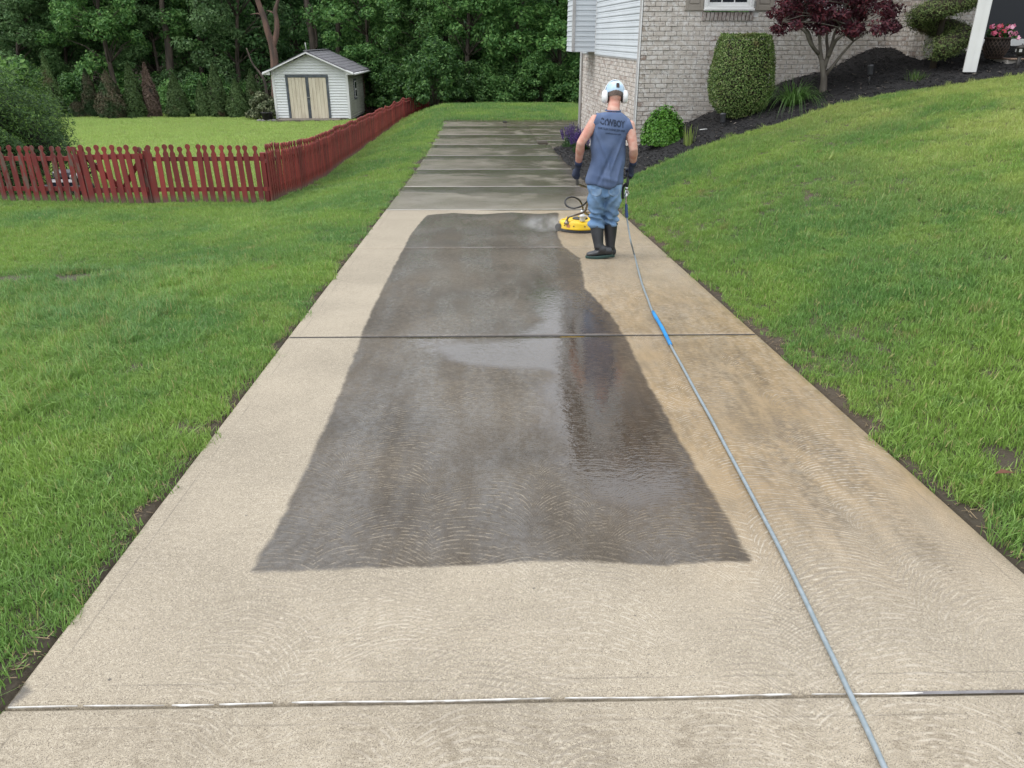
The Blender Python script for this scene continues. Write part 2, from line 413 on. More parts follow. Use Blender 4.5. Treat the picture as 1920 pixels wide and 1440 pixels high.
# wetness
wsd = cm.math('ADD', cm.attr('wet'), cm.math('MULTIPLY_ADD', cm.noise(P, 7, 4), .05, -.025))
wet = cm.rng(wsd, .012, -.018)
psd = cm.math('ADD', cm.attr('puddle'), cm.math('MULTIPLY_ADD', cm.noise(P, 3, 5), .30, -.15))
pud = cm.math('MULTIPLY', cm.rng(psd, .10, -.12), wet)
far = cm.attr('far')
farw = cm.rng(cm.math('ADD', far, cm.math('MULTIPLY_ADD', cm.noise(cm.scale(P, (.45, 1.6, 1)), 1.1, 5, .6), .9, -.45)), .35, .62)
wetall = cm.math('MAXIMUM', wet, farw)
wcol = cm.mix(1.0, c, cm.mix(cm.rng(cm.noise(P, 1.4, 4), .35, .65), (.262, .238, .214), (.168, .150, .132)), 'MULTIPLY')
wcol = cm.mix(cm.math('MULTIPLY', pud, .7), wcol, cm.mix(1.0, c, (.13, .10, .075), 'MULTIPLY'))  # standing water; its base is also darkened brown, painting in the mirrored house
wcol = cm.mix(cm.math('MULTIPLY', cm.math('MULTIPLY', cm.math('MULTIPLY', arcz, cm.math('MULTIPLY_ADD', pud, -.7, 1.0)), cm.rng(cm.noise(P, 1.6, 3), .30, .55)), .8), wcol, cm.mix(1.0, c, (.66, .63, .60), 'MULTIPLY'))
bnd = cm.rng(cm.math('ADD', band, cm.math('MULTIPLY_ADD', cm.noise(cm.scale(P, (.8, 2.0, 1)), 1.1, 6, .72), 2.6, -1.25)), .25, .70)
wfar = cm.mix(bnd, cm.mix(1.0, c, (.64, .65, .66), 'MULTIPLY'), cm.mix(1.0, c, (.18, .155, .115), 'MULTIPLY'))
wfar = cm.mix(cm.math('MULTIPLY', cm.attr('algae'), cm.rng(cm.noise(cm.scale(P, (1, .8, 1)), 1.7, 5), .30, .52)), wfar, (.060, .046, .025))
dryc = cm.mix(cm.math('MULTIPLY', cm.math('MULTIPLY', arcz, cm.rng(cm.noise(P, 1.3, 3), .34, .58)), .45), c, (.58, .52, .43))
dryc = cm.mix(cm.math('MULTIPLY', cm.math('MULTIPLY', a2, cm.attr('swirl')), cm.math('MULTIPLY', cm.math('MULTIPLY_ADD', am, .32, .20), cm.rng(cm.noise(P, 1.1, 3), .34, .58))), dryc, (.20, .17, .135))
cc = cm.mix(farw, dryc, wfar); cc = cm.mix(wet, cc, wcol)
rough0 = cm.math('SUBTRACT', .92, cm.math('MULTIPLY', wetall, .25))
bump0 = cm.bump(cm.math('ADD', cm.math('MULTIPLY', fine, .5), cm.math('ADD', mid, cm.math('MULTIPLY', arcz, 1.0))), .35, .004)
cm.put(Base__Color=cc, Roughness=rough0, Normal=bump0)
cm.bsdf.inputs['Specular IOR Level'].default_value = .25
film = cm.math('MULTIPLY', wet, cm.math('MAXIMUM', cm.math('MULTIPLY', cm.rng(cm.noise(cm.scale(P, (2.6, .55, 1)), 1.2, 5, .62), .34, .62, .28, 1.0), cm.rng(cm.noise(P, 30, 3), .3, .65, .55, 1.0)), pud))
coat = cm.math('MAXIMUM', cm.math('MAXIMUM', film, cm.math('MULTIPLY', farw, cm.math('MULTIPLY_ADD', bnd, .35, .65))), cm.math('MULTIPLY', stn, .55))
crough = cm.math('MULTIPLY_ADD', pud, -.20, cm.rng(cm.noise(P, 1.7, 4), .35, .65, .10, .24))
ripple = cm.math('ADD', cm.math('MULTIPLY', arc, 1.1), cm.math('ADD', cm.noise(P, 45, 3), cm.math('MULTIPLY', fine, cm.math('MULTIPLY_ADD', pud, -.5, .6))))
wave = cm.math('ADD', cm.math('MULTIPLY', cm.noise(cm.scale(P, (1, 1.3, 1)), 22, 3), 2.2), cm.math('MULTIPLY', arc, .5))
rmix = cm.n('ShaderNodeMix', _data_type='FLOAT'); cm.set(rmix.inputs[0], pud); cm.set(rmix.inputs[2], ripple); cm.set(rmix.inputs[3], wave)
cbump = cm.n('ShaderNodeBump', Height=rmix.outputs[0], Distance=.0035); cm.set(cbump.inputs['Strength'], cm.math('MULTIPLY_ADD', pud, -.20, .30))
cm.put(Coat__Weight=coat, Coat__Roughness=cm.math('MAXIMUM', crough, .03), Coat__Normal=cbump.outputs[0], Coat__IOR=1.66)

joints = [-5.0, -1.9, 1.715, 5.30, 8.61, 11.54, 14.37, 17.45, 20.5, 23.5, 26.6, 29.6, 31.8]
base_mb = MB()
for y0, y1 in zip(joints[:-1], joints[1:]):
    base_mb.add([(s + SK * y, y, T(s * .0 + SK * y, y) - .105) for y in (y0, y1) for s in (SL + .01, SR - .01)], [(0, 1, 3, 2)])
drv = base_mb.build('driveway', mk('gravel base', (.10, .085, .07)), kind='structure')
JK = .022
def jy(t, s): return t + JK * (s - .3)
def slab(s0, s1, y0, y1, step, gap=.005, dz=0.0):
    s0 += gap; s1 -= gap; y0 += gap; y1 -= gap
    ns = max(2, int((s1 - s0) / step)); n2 = max(2, int((y1 - y0) / step))
    b = .012
    sa = np.concatenate([[s0], np.linspace(s0 + b, s1 - b, ns), [s1]]); ya = np.concatenate([[y0], np.linspace(y0 + b, y1 - b, n2), [y1]])
    A, B = np.meshgrid(sa, ya); BY = jy(B, A); X = A + SK * BY
    Z = zd(BY) + dz
    e = np.minimum.reduce([A - s0, s1 - A, B - y0, y1 - B])
    Z = Z - np.where(e < .002, .008, 0.0)
    n, m = A.shape; V = np.stack([X, BY, Z], -1).reshape(-1, 3)
    i = np.arange(n * m).reshape(n, m)
    F = np.stack([i[:-1, :-1], i[:-1, 1:], i[1:, 1:], i[1:, :-1]], -1).reshape(-1, 4)
    ring = np.concatenate([i[0, :], i[1:, -1], i[-1, -2::-1], i[-2:0:-1, 0]])
    lo = V[ring].copy(); lo[:, 2] -= .10; k = len(V); r2 = np.arange(len(ring)) + k
    F2 = np.stack([np.roll(ring, -1), ring, r2, np.roll(r2, -1)], -1)
    me = np_mesh('slab', np.vstack([V, lo]), np.vstack([F, F2]), True)
    allp = np.vstack([V, lo]); xy = allp[:, :2].astype(float)
    def put(nm, arr):
        a = me.attributes.new(nm, 'FLOAT', 'POINT'); a.data.foreach_set('value', np.asarray(arr, np.float32))
    Ss = xy[:, 0] - SK * xy[:, 1]; Yv = xy[:, 1]
    wv = np.full(len(xy), 1.0); pv = np.full(len(xy), 2.0)
    if y1 < 12 and y0 > 1:
        wv = np.clip(poly_sdf(xy, wet_poly), -1, 1); pv = np.clip(poly_sdf(xy, pud_poly), -1, 2)
        wv = np.minimum(wv, np.clip(poly_sdf(xy, corner_poly), -1, 1))
    put('wet', wv); put('puddle', pv)
    ee = np.concatenate([e.ravel(), np.zeros(len(lo))]); put('edge', ee)
    u = (Ss - SL) / (SR - SL)
    stain = 1.15 * sstep(.52, .66, u) * sstep(1.9, 3.4, Yv) * (1 - sstep(10.8, 12.5, Yv)) * (1 - .55 * sstep(5.6, 7.5, Yv))
    put('stain', np.clip(stain, 0, 1))
    dirt = sstep(.72, .86, u) * (1 - sstep(.92, .97, u)) * sstep(1.9, 2.8, Yv) * (1 - sstep(5.6, 7.0, Yv)) + .8 * sstep(.70, .80, u) * sstep(2.05, 1.9, Yv) * .0
    dirt += .5 * sstep(1.75, 1.6, Yv) * sstep(1.2, 1.4, Yv)
    put('dirt', np.clip(dirt, 0, 1))
    put('swirl', np.clip(1.0 - .75 * sstep(6, 11.5, Yv), 0, 1) * (.35 + .65 * sstep(.12, .26, u)))
    put('far', sstep(11.5, 11.56, Yv) * .95 + sstep(9.0, 11.3, Yv) * .30 * sstep(.2, .5, u) - .25 * sstep(24, 26, Yv) * sstep(SR - .3, SR + .2, Ss))
    put('band', sstep(.50, .92, np.concatenate([((B - y0) / (y1 - y0)).ravel(), np.zeros(len(lo))])))
    put('algae', sstep(11.6, 13.5, Yv) * (.25 + .75 * sstep(.25, .8, u)))
    return link('slab', me, cm.m, drv)
for y0, y1 in zip(joints[:-1], joints[1:]):
    step = .045 if y1 < 9 else (.07 if y1 < 15 else .12)
    if y1 <= 23.6: slab(SL, SR, y0, y1, step)
    else:
        slab(SL, SR - .3, y0, y1, .14); 
        if y0 > 26: slab(SR - .3, 6.3, y0, y1, .2)
        else: slab(SR - .3, 6.3, 24.6, y1, .2); slab(SR, 3.6, 22.75, 24.6, .15)
# old white sealant squeezed along the nearest joint
seal = MB(); s = SL + .02
while s < SR - .75:
    L = rnd.uniform(.08, .45)
    if rnd.random() < .9:
        n = max(3, int(L / .03)); w0 = rnd.uniform(.0010, .0030)
        y = 1.715 + .003
        top = []; bot = []
        for k in range(n + 1):
            ss = s + L * k / n; w = w0 * (1 + .45 * math.sin(ss * 47) + rnd.uniform(-.4, .4)) * (0.3 if k in (0, n) else 1)
            yy = jy(y - .003 + .002 * math.sin(ss * 9), ss)
            zz = float(zd(yy)) + .0035
            top.append((ss + SK * yy, yy + w * .5, zz)); bot.append((ss + SK * yy, yy - w, zz - .0005))
        V = bot + top + [(x, y_, z - .004) for x, y_, z in bot] + [(x, y_, z - .004) for x, y_, z in top]; m = n + 1
        F = [(k, k + 1, m + k + 1, m + k) for k in range(n)] + [(2 * m + k, 2 * m + k + 1, k + 1, k) for k in range(n)] + [(m + k, m + k + 1, 3 * m + k + 1, 3 * m + k) for k in range(n)]
        seal.add(V, F)
    s += L + (rnd.uniform(.01, .09) if rnd.random() < .4 else 0)
seal.build('joint_sealant', mk('white sealant', (.66, .65, .62), (.46, .43, .39), .6, ns=20), drv, label='broken bead of white sealant along the nearest joint')
def joint_strip(y, s0, s1, w, mat_, drop=.004):
    b = MB(); n = 30
    for k in range(n):
        a, c_ = s0 + (s1 - s0) * k / n, s0 + (s1 - s0) * (k + 1) / n
        b.add([(q + SK * y, jy(yy, q), float(zd(jy(yy, q))) - drop) for q, yy in ((a, y - w), (c_, y - w), (c_, y + w), (a, y + w))], [(0, 1, 2, 3)])
    return b.build('joint_filler', mat_, drv)
filler_m = mk('joint filler', (.055, .05, .045), (.03, .027, .025), .8, ns=12)
joint_strip(1.715, SR - .78, SR - .02, .006, mk('grey joint filler', (.22, .21, .21), (.13, .12, .12), .7, ns=9), -.001)
pale_m = mk('pale joint edge', (.42, .40, .36), (.32, .30, .27), .9)
for y in joints[3:11]:
    if y < 10: joint_strip(y, SL + .02, SR - .02, .010 if y < 6 else .006, filler_m, -.001 if y < 6 else .010)
    else: joint_strip(y, SL + .02, SR - .02 - (.3 if y > 23 else 0), .022, pale_m, -.0035)

# ================================================================== MULCH BED
mulch_m = N('black mulch'); P = mulch_m.pos()
mulch_m.put(Base__Color=mulch_m.mix(mulch_m.rng(mulch_m.noise(P, 45, 4), .4, .7), (.006, .0055, .006), (.016, .014, .014)), Roughness=.9, Normal=mulch_m.bump(mulch_m.n('ShaderNodeTexVoronoi', Vector=mulch_m.scale(P, (1, 1, .6)), Scale=34.0).outputs['Distance'], 1.0, .03))
mp = np.array(mulch_poly)
gx = np.arange(mp[:, 0].min() - .1, mp[:, 0].max() + .1, .07); gy = np.arange(mp[:, 1].min() - .1, mp[:, 1].max() + .1, .07)
A, B = np.meshgrid(gx, gy); sd = poly_sdf(np.stack([A.ravel(), B.ravel()], -1), mp).reshape(A.shape)
sd += (fnoise(A * 2.2, B * 2.2, 4).reshape(A.shape)) * .04
mound = .055 * sstep(.0, -.18, sd) + fnoise(A * 5, B * 5, 2, 2).reshape(A.shape) * .018
# small heaps against the wall
for hx, hy, hh, hr in ((7.0, 16.35, .20, .55), (7.9, 15.35, .08, .5), (5.6, 16.2, .06, .5)):
    mound += hh * np.exp(-((A - hx) ** 2 + (B - hy) ** 2) / (hr * hr))
MZ = terrain(A, B) - .012 + np.where(sd < .03, mound + .012, -.05)
def mulch_z(x, y):
    i = int(np.clip(round((y - gy[0]) / .07), 0, len(gy) - 1)); j = int(np.clip(round((x - gx[0]) / .07), 0, len(gx) - 1)); return float(MZ[i, j])
keep = sd < .10
i = np.arange(A.size).reshape(A.shape)
F = np.stack([i[:-1, :-1], i[:-1, 1:], i[1:, 1:], i[1:, :-1]], -1).reshape(-1, 4)
F = F[keep.ravel()[F].all(1)]
used, inv = np.unique(F, return_inverse=True)
V = np.stack([A, B, MZ], -1).reshape(-1, 3)[used]
mulch = link('mulch_bed', np_mesh('mulch_bed', V, inv.reshape(F.shape), True), mulch_m.m, kind='structure')
# loose chips
inner = np.argwhere(sd < -.01); pick = inner[rng.integers(0, len(inner), 12000)]
cx = gx[pick[:, 1]] + rng.uniform(-.035, .035, len(pick)); cy = gy[pick[:, 0]] + rng.uniform(-.035, .035, len(pick)); cz = MZ[pick[:, 0], pick[:, 1]] + .008
def chips(name, X, Y, Z, L, W, mat_, parent=None, tilt=.5, **kw):
    n = len(X); a = rng.uniform(0, 6.283, n); t = rng.uniform(-tilt, tilt, n)
    L = rng.uniform(*L, n) / 2; W = rng.uniform(*W, n) / 2; H = W * .5
    ux = np.stack([np.cos(a) * np.cos(t), np.sin(a) * np.cos(t), np.sin(t)], -1); uy = np.stack([-np.sin(a), np.cos(a), np.zeros(n)], -1); uz = np.cross(ux, uy)
    C = np.stack([X, Y, Z], -1); vs = []
    for sx, sy, sz in ((-1, -1, -1), (1, -1, -1), (1, 1, -1), (-1, 1, -1), (-.8, -.7, 1), (.9, -.8, 1), (.8, .7, 1), (-.9, .8, 1)):
        vs.append(C + ux * (L * sx)[:, None] + uy * (W * sy)[:, None] + uz * (H * sz)[:, None])
    V = np.stack(vs, 1).reshape(-1, 3)
    q = np.array([(4, 5, 6, 7), (0, 1, 5, 4), (1, 2, 6, 5), (2, 3, 7, 6), (3, 0, 4, 7)])
    F = (np.arange(n)[:, None, None] * 8 + q).reshape(-1, 4)
    return link(name, np_mesh(name, V, F), mat_, parent, **kw)
chips('mulch_chips', cx, cy, cz, (.03, .09), (.008, .022), mk('mulch chip', (.014, .012, .012), (.005, .0045, .0045), .85, isl=1.0), kind='stuff', label='loose black wood chips covering the garden bed', cat='mulch')
sel = rng.integers(0, len(cx), 900)
chips('mulch_splinters', cx[sel], cy[sel], cz[sel] + .006, (.02, .07), (.004, .010), mk('pale splinter', (.28, .24, .20), (.10, .08, .06), .85, isl=1.0), kind='stuff', label='pale dry splinters scattered over the black mulch', cat='mulch')
# ================================================================== GRASS
gm = N('grass blades'); P = gm.pos()
big = gm.noise(P, .42, 3, .6); med = gm.noise(P, 1.9, 3, .6); sml = gm.noise(P, 7.0, 2)
c = gm.mix(gm.rng(big, .35, .65), (.250, .390, .080), (.140, .28, .075))
c = gm.mix(gm.math('MULTIPLY', gm.rng(med, .50, .70), .75), c, (.27, .39, .09))
c = gm.mix(gm.math('MULTIPLY', gm.rng(sml, .58, .72), .45), c, (.085, .20, .065))
sp = gm.n('ShaderNodeSeparateXYZ', Vector=P)
# the slope on the right is drier and yellower towards the middle, the near left lawn is lush
dry = gm.math('MULTIPLY', gm.rng(sp.outputs[0], 2.5, 6.5), gm.rng(gm.noise(P, .8, 3), .35, .60))
c = gm.mix(gm.math('MULTIPLY', dry, .7), c, (.47, .53, .15))
yard = gm.math('MULTIPLY', gm.rng(sp.outputs[1], 15.0, 17.5), gm.rng(sp.outputs[0], -4.0, -5.5))
c = gm.mix(gm.math('MULTIPLY', yard, .80), c, (.42, .56, .15))
r = gm.island()
c = gm.mix(gm.rng(r, .93, .96), c, (.36, .33, .14))
c = gm.mix(gm.math('MULTIPLY', gm.rng(gm.math('ADD', gm.noise(P, 2.6, 2), gm.math('MULTIPLY', r, .10)), .745, .79), .7), c, (.33, .27, .12))
g = gm.math('MULTIPLY_ADD', r, .55, .70)
c = gm.mix(1.0, c, gm.n('ShaderNodeCombineColor', Red=g, Green=g, Blue=g).outputs[0], 'MULTIPLY')
gm.put(Base__Color=c, Roughness=.45); gm.bsdf.inputs['Specular IOR Level'].default_value = .35
tr = gm.n('ShaderNodeBsdfTranslucent', Color=c); ms = gm.n('ShaderNodeMixShader'); ms.inputs[0].default_value = .35
gm.nt.links.new(gm.bsdf.outputs[0], ms.inputs[1]); gm.nt.links.new(tr.outputs[0], ms.inputs[2]); gm.nt.links.new(ms.outputs[0], gm.out.inputs['Surface'])

def tuft(name, n, rad, hmin, hmax, w, lean, seed):
    q = np.random.default_rng(seed)
    a = q.uniform(0, 6.283, n); rr = rad * np.sqrt(q.uniform(0, 1, n)); base = np.stack([rr * np.cos(a), rr * np.sin(a), np.full(n, -.012)], -1)
    h = q.uniform(hmin, hmax, n); d = q.uniform(0, 6.283, n); ln = np.abs(q.normal(0, lean, n)); D = np.stack([np.cos(d), np.sin(d), np.zeros(n)], -1)
    S = np.stack([-np.sin(d), np.cos(d), np.zeros(n)], -1); tw = q.uniform(-1, 1, n)[:, None]; S = S + D * tw * .8; S /= np.linalg.norm(S, axis=1)[:, None]
    W = (w * q.uniform(.6, 1.2, n))[:, None]; up = np.array([0, 0, 1.0])
    L = []
    for t, wk in ((0, 1.0), (.45, .95), (.8, .6), (1.0, 0)):
        bend = ln * h * t ** 2 * 1.1; zz = h * t * np.sqrt(np.clip(1 - (ln * t) ** 2 * .35, .2, 1))
        p = base + D * bend[:, None] + up * zz[:, None]
        if wk > 0: L += [p - S * W * wk / 2, p + S * W * wk / 2]
        else: L += [p]
    V = np.stack(L, 1).reshape(-1, 3); k = np.arange(n)[:, None] * 7
    tri = np.concatenate([k + np.array([[0, 1, 3]]), k + np.array([[0, 3, 2]]), k + np.array([[2, 3, 5]]), k + np.array([[2, 5, 4]]), k + np.array([[4, 5, 6]])], 0)
    me = np_mesh(name, V, tri); me.materials.append(gm.m); return me
gcol = bpy.data.collections.new('grass_tufts')
for i, spec in enumerate([(46, .085, .035, .062, .0048, .45), (46, .085, .03, .055, .0048, .7), (40, .08, .04, .075, .0050, .55), (30, .07, .07, .13, .0050, .8), (60, .10, .03, .05, .0050, .4)]):
    gcol.objects.link(bpy.data.objects.new('%02d_tuft' % i, tuft('tuft', *spec, seed=i + 3)))
house_poly = [tuple(hfront(0, 0).xy), tuple(hfront(16, 0).xy), tuple(hfront(16, 0).xy + HW * 7), tuple(hleft(6.8, 0).xy)]
def scatter(y0, y1, dens, x0, x1, scl, kinds, probs):
    n = int((y1 - y0) * (x1 - x0) * dens); Y = rng.uniform(y0, y1, n); X = rng.uniform(x0, x1, n)
    s = X - SK * Y
    ok = (np.abs(X) < .74 * Y + 2.2)
    edge = .035 + .02 * np.sin(Y * 5.1) + .02 * np.sin(Y * 13.7 + 1)
    ok &= ~((s > SL - edge * 1.3 - .01) & (s < SR + edge * 1.5 + .02) & (Y < 31.9))
    ok &= ~((s >= SR - .4) & (Y > 21.5) & (Y < 31.95))
    X, Y = X[ok], Y[ok]
    sdm = poly_sdf(np.stack([X, Y], -1), mulch_poly); X, Y = X[sdm > .03], Y[sdm > .03]
    sdh = poly_sdf(np.stack([X, Y], -1), house_poly); X, Y = X[sdh > .05], Y[sdh > .05]
    ok = ~((X > 3.0) & (Y > 15.5)); X, Y = X[ok], Y[ok]
    # bare earth on the left lawn
    for bx, by, br in bare:
        dd = np.hypot((X - bx), (Y - by) * .8) / br
        ok = dd > rng.uniform(.55, 1.15, len(X)); X, Y = X[ok], Y[ok]
    shed_ok = ~((X > -12.0) & (X < -7.6) & (Y > 39.6) & (Y < 45)); X, Y = X[shed_ok], Y[shed_ok]
    Z = ground_z(X, Y); n = len(X)
    k = rng.choice(kinds, n, p=probs)
    thick = np.array([noise.noise(Vector((a * .9, b * .9, 5.5))) for a, b in zip(X, Y)])
    sc_ = scl * rng.uniform(.8, 1.25, n) * (1 + .22 * thick)
    long_ = (X < -2.8) & (Y > 3.2) & (Y < 8.5)
    k = np.where(long_ & (rng.uniform(0, 1, n) < .25), 3, k)
    return np.stack([X, Y, Z], -1), k, sc_
bare = [(g2(5, 525).x, g2(5, 525).y, .33), (g2(148, 520).x, g2(148, 520).y, .28), (g2(250, 690).x, g2(250, 690).y, .10), (g2(1900, 860).x, g2(1900, 860).y, .12)]
sets = [scatter(.9, 8, 560, -8.6, 8.6, .86, [0, 1, 2, 3, 4], [.34, .28, .14, .01, .23]),
        scatter(8, 16.5, 340, -14.5, 13.5, .82, [0, 1, 2, 3, 4], [.36, .22, .2, .04, .18]),
        scatter(16.5, 27, 70, -22, 4, 1.45, [0, 1, 4], [.5, .2, .3]),
        scatter(27, 48, 42, -34, 6, 1.9, [0, 1, 4], [.5, .2, .3])]
PT = np.vstack([a for a, _, _ in sets]); KK = np.concatenate([b for _, b, _ in sets]); SCL = np.concatenate([c_ for _, _, c_ in sets])
gme = bpy.data.meshes.new('grass'); gme.vertices.add(len(PT)); gme.vertices.foreach_set('co', PT.astype(np.float32).ravel())
at_ = gme.attributes.new('kind_index', 'INT', 'POINT'); at_.data.foreach_set('value', KK.astype(np.int32))
at_ = gme.attributes.new('tuft_scale', 'FLOAT_VECTOR', 'POINT'); at_.data.foreach_set('vector', np.stack([SCL, SCL, SCL * rng.uniform(.85, 1.2, len(SCL))], -1).astype(np.float32).ravel())
at_ = gme.attributes.new('tuft_rot', 'FLOAT_VECTOR', 'POINT'); at_.data.foreach_set('vector', np.stack([rng.normal(0, .14, len(SCL)), rng.normal(0, .14, len(SCL)), rng.uniform(0, 6.283, len(SCL))], -1).astype(np.float32).ravel())
ng = bpy.data.node_groups.new('grass_instances', 'GeometryNodeTree')
ng.interface.new_socket(name='Geometry', in_out='INPUT', socket_type='NodeSocketGeometry'); ng.interface.new_socket(name='Geometry', in_out='OUTPUT', socket_type='NodeSocketGeometry')
gi = ng.nodes.new('NodeGroupInput'); go = ng.nodes.new('NodeGroupOutput'); ip = ng.nodes.new('GeometryNodeInstanceOnPoints'); ci = ng.nodes.new('GeometryNodeCollectionInfo')
ci.inputs['Collection'].default_value = gcol; ci.inputs['Separate Children'].default_value = True; ci.inputs['Reset Children'].default_value = True
def named(nm, dt):
    nd = ng.nodes.new('GeometryNodeInputNamedAttribute'); nd.data_type = dt; nd.inputs['Name'].default_value = nm; return nd.outputs['Attribute']
ng.links.new(gi.outputs[0], ip.inputs['Points']); ng.links.new(ci.outputs[0], ip.inputs['Instance']); ip.inputs['Pick Instance'].default_value = True
ng.links.new(named('kind_index', 'INT'), ip.inputs['Instance Index']); ng.links.new(named('tuft_rot', 'FLOAT_VECTOR'), ip.inputs['Rotation']); ng.links.new(named('tuft_scale', 'FLOAT_VECTOR'), ip.inputs['Scale'])
ng.links.new(ip.outputs[0], go.inputs[0])
grass = link('grass', gme, gm.m, kind='stuff', label='mown green lawn grass on both sides of the driveway', cat='grass')
grass.modifiers.new('instances', 'NODES').node_group = ng
# dead clippings and crumbs of earth in the gutter along the concrete
n = 2600; yy = rng.uniform(1.0, 12, n); side = rng.random(n) < .35
ss = np.where(side, SL - rng.uniform(.005, .10, n), SR + rng.uniform(.0, .17, n)); xx = ss + SK * yy
chips('edge_litter', xx, yy, ground_z(xx, yy) + .012, (.012, .05), (.002, .004), mk('dry clippings', (.24, .18, .10), (.08, .055, .035), .9, isl=1.0), tilt=.35, kind='stuff', label='dry grass clippings in the gap beside the concrete', cat='clippings')
# ================================================================== FOLIAGE TOOLS
def leaf_quads(C, Nn, L, W, q, jitter=.6, fold=.15):
    n = len(C); Nn = Nn + q.normal(0, jitter, (n, 3)); Nn /= np.linalg.norm(Nn, axis=1)[:, None] + 1e-9
    t = q.normal(0, 1, (n, 3)); t -= Nn * (t * Nn).sum(1)[:, None]; t /= np.linalg.norm(t, axis=1)[:, None] + 1e-9
    b = np.cross(Nn, t); l = (L * q.uniform(.7, 1.3, n))[:, None] / 2; w = (W * q.uniform(.7, 1.3, n))[:, None] / 2
    V = np.stack([C - t * l, C + b * w + Nn * w * fold, C + t * l, C - b * w + Nn * w * fold], 1).reshape(-1, 3)
    return V, np.arange(n * 4).reshape(-1, 4)
def crown_mesh(name, C, Nn, L, W, seed=1, jitter=.6):
    V, F = leaf_quads(C, Nn, L, W, np.random.default_rng(seed), jitter); return np_mesh(name, V, F)
def clumps(centres, radii, per, q, flat=.8):
    C = []; Nn = []
    for c, r in zip(centres, radii):
        d = q.normal(0, 1, (per, 3)); d /= np.linalg.norm(d, axis=1)[:, None]; rr = r * q.uniform(.25, 1.0, per) ** .5
        p = d * rr[:, None] * np.array([1, 1, flat]); C.append(np.asarray(c) + p); Nn.append(d + np.array([0, 0, .6]))
    return np.vstack(C), np.vstack(Nn)
bark_m = mk('bark', (.11, .085, .065), (.05, .04, .032), .9, ns=4, bs=14, bstr=.8, bdist=.03, stretch=(1, 1, .25))
barkr_m = mk('reddish bark', (.16, .095, .07), (.07, .05, .04), .9, ns=4, bs=14, bstr=.8, bdist=.03, stretch=(1, 1, .25))
lm_dark = leaf_mat('woodland leaves', [(.060, .145, .055), (.11, .24, .08), (.20, .36, .13)], .40)
lm_mid = leaf_mat('maple green leaves', [(.056, .140, .040), (.10, .225, .060), (.20, .35, .10)], .42)
lm_pale = leaf_mat('pale willow leaves', [(.078, .155, .060), (.125, .23, .085), (.22, .35, .14)], .42)
lm_shrub = leaf_mat('understory leaves', [(.030, .085, .024), (.060, .145, .036), (.14, .26, .07)], .38)

def make_tree(h, crown_lo, crown_r, nclump, per, leaf, mat_, seed, trunk_r=.16, lean=0.0, bark=None):
    q = np.random.default_rng(seed); root = empty('tree', world_parts=False)
    tp = [Vector((lean * t * t * h * .3 + .15 * math.sin(t * 5 + seed), .15 * math.sin(t * 4 + seed * 2), t * h * .9)) for t in np.linspace(0, 1, 9)]
    tb = MB(); tb.tube([tp[0] - Vector((0, 0, .4))] + tp, [trunk_r * 1.35] + [trunk_r * (1.1 - .95 * k / 8) for k in range(9)], 9)
    cs, rs = [], []
    for k in range(nclump):
        t = q.uniform(0, 1) ** .85; z = crown_lo + (h - crown_lo) * t
        prof = crown_r * (math.sin(math.pi * min(1, .18 + .80 * t)) ** .75) * (.75 + .35 * math.sin(k * 2.4))
        a = q.uniform(0, 6.283); rr = prof * q.uniform(.35, 1.0) ** .6
        base = tp[min(8, int(z / (h * .9) * 8))]
        c = Vector((base.x + rr * math.cos(a), base.y + rr * math.sin(a), z - .12 * rr)); cs.append(tuple(c)); rs.append(q.uniform(.45, .95) * crown_r * .30)
        if k % 2 == 0 and z < h * .85:
            s = tp[max(0, min(8, int((z - .9) / (h * .9) * 8)))]
            m = (s + c) / 2 + Vector((0, 0, .25)); r0 = trunk_r * .28
            tb.tube([s, m, c], [r0, r0 * .6, r0 * .2], 5)
    tb.build('trunk', bark or bark_m, root)
    C, Nn = clumps(cs, rs, per, q, .7)
    link('crown', crown_mesh('crown', C, Nn, leaf, leaf * .55, seed, .7), mat_, root)
    return root
def make_shrub(name, rx, ry, h, nclump, per, leaf, mat_, seed, top=.8):
    q = np.random.default_rng(seed); root = empty(name, world_parts=False)
    st = MB(); cs, rs = [], []
    for k in range(nclump):
        d = q.normal(0, 1, 3); d /= np.linalg.norm(d); d[2] = abs(d[2]) * 1.0; rr = q.uniform(.55, 1.0)
        c = (d[0] * rx * rr, d[1] * ry * rr, .12 * h + d[2] * h * rr * .88); cs.append(c); rs.append(q.uniform(.16, .32) * min(rx, h))
        if k % 3 == 0: st.tube([(d[0] * .05, d[1] * .05, -.1), (c[0] * .4, c[1] * .4, c[2] * .6), c], [.02, .014, .005], 5)
    st.build('branch_core', bark_m, root)
    C, Nn = clumps(cs, rs, per, q, .85)
    C[:, 2] = np.maximum(C[:, 2], .02)
    link('foliage', crown_mesh('foliage', C, Nn, leaf, leaf * .6, seed), mat_, root)
    return root

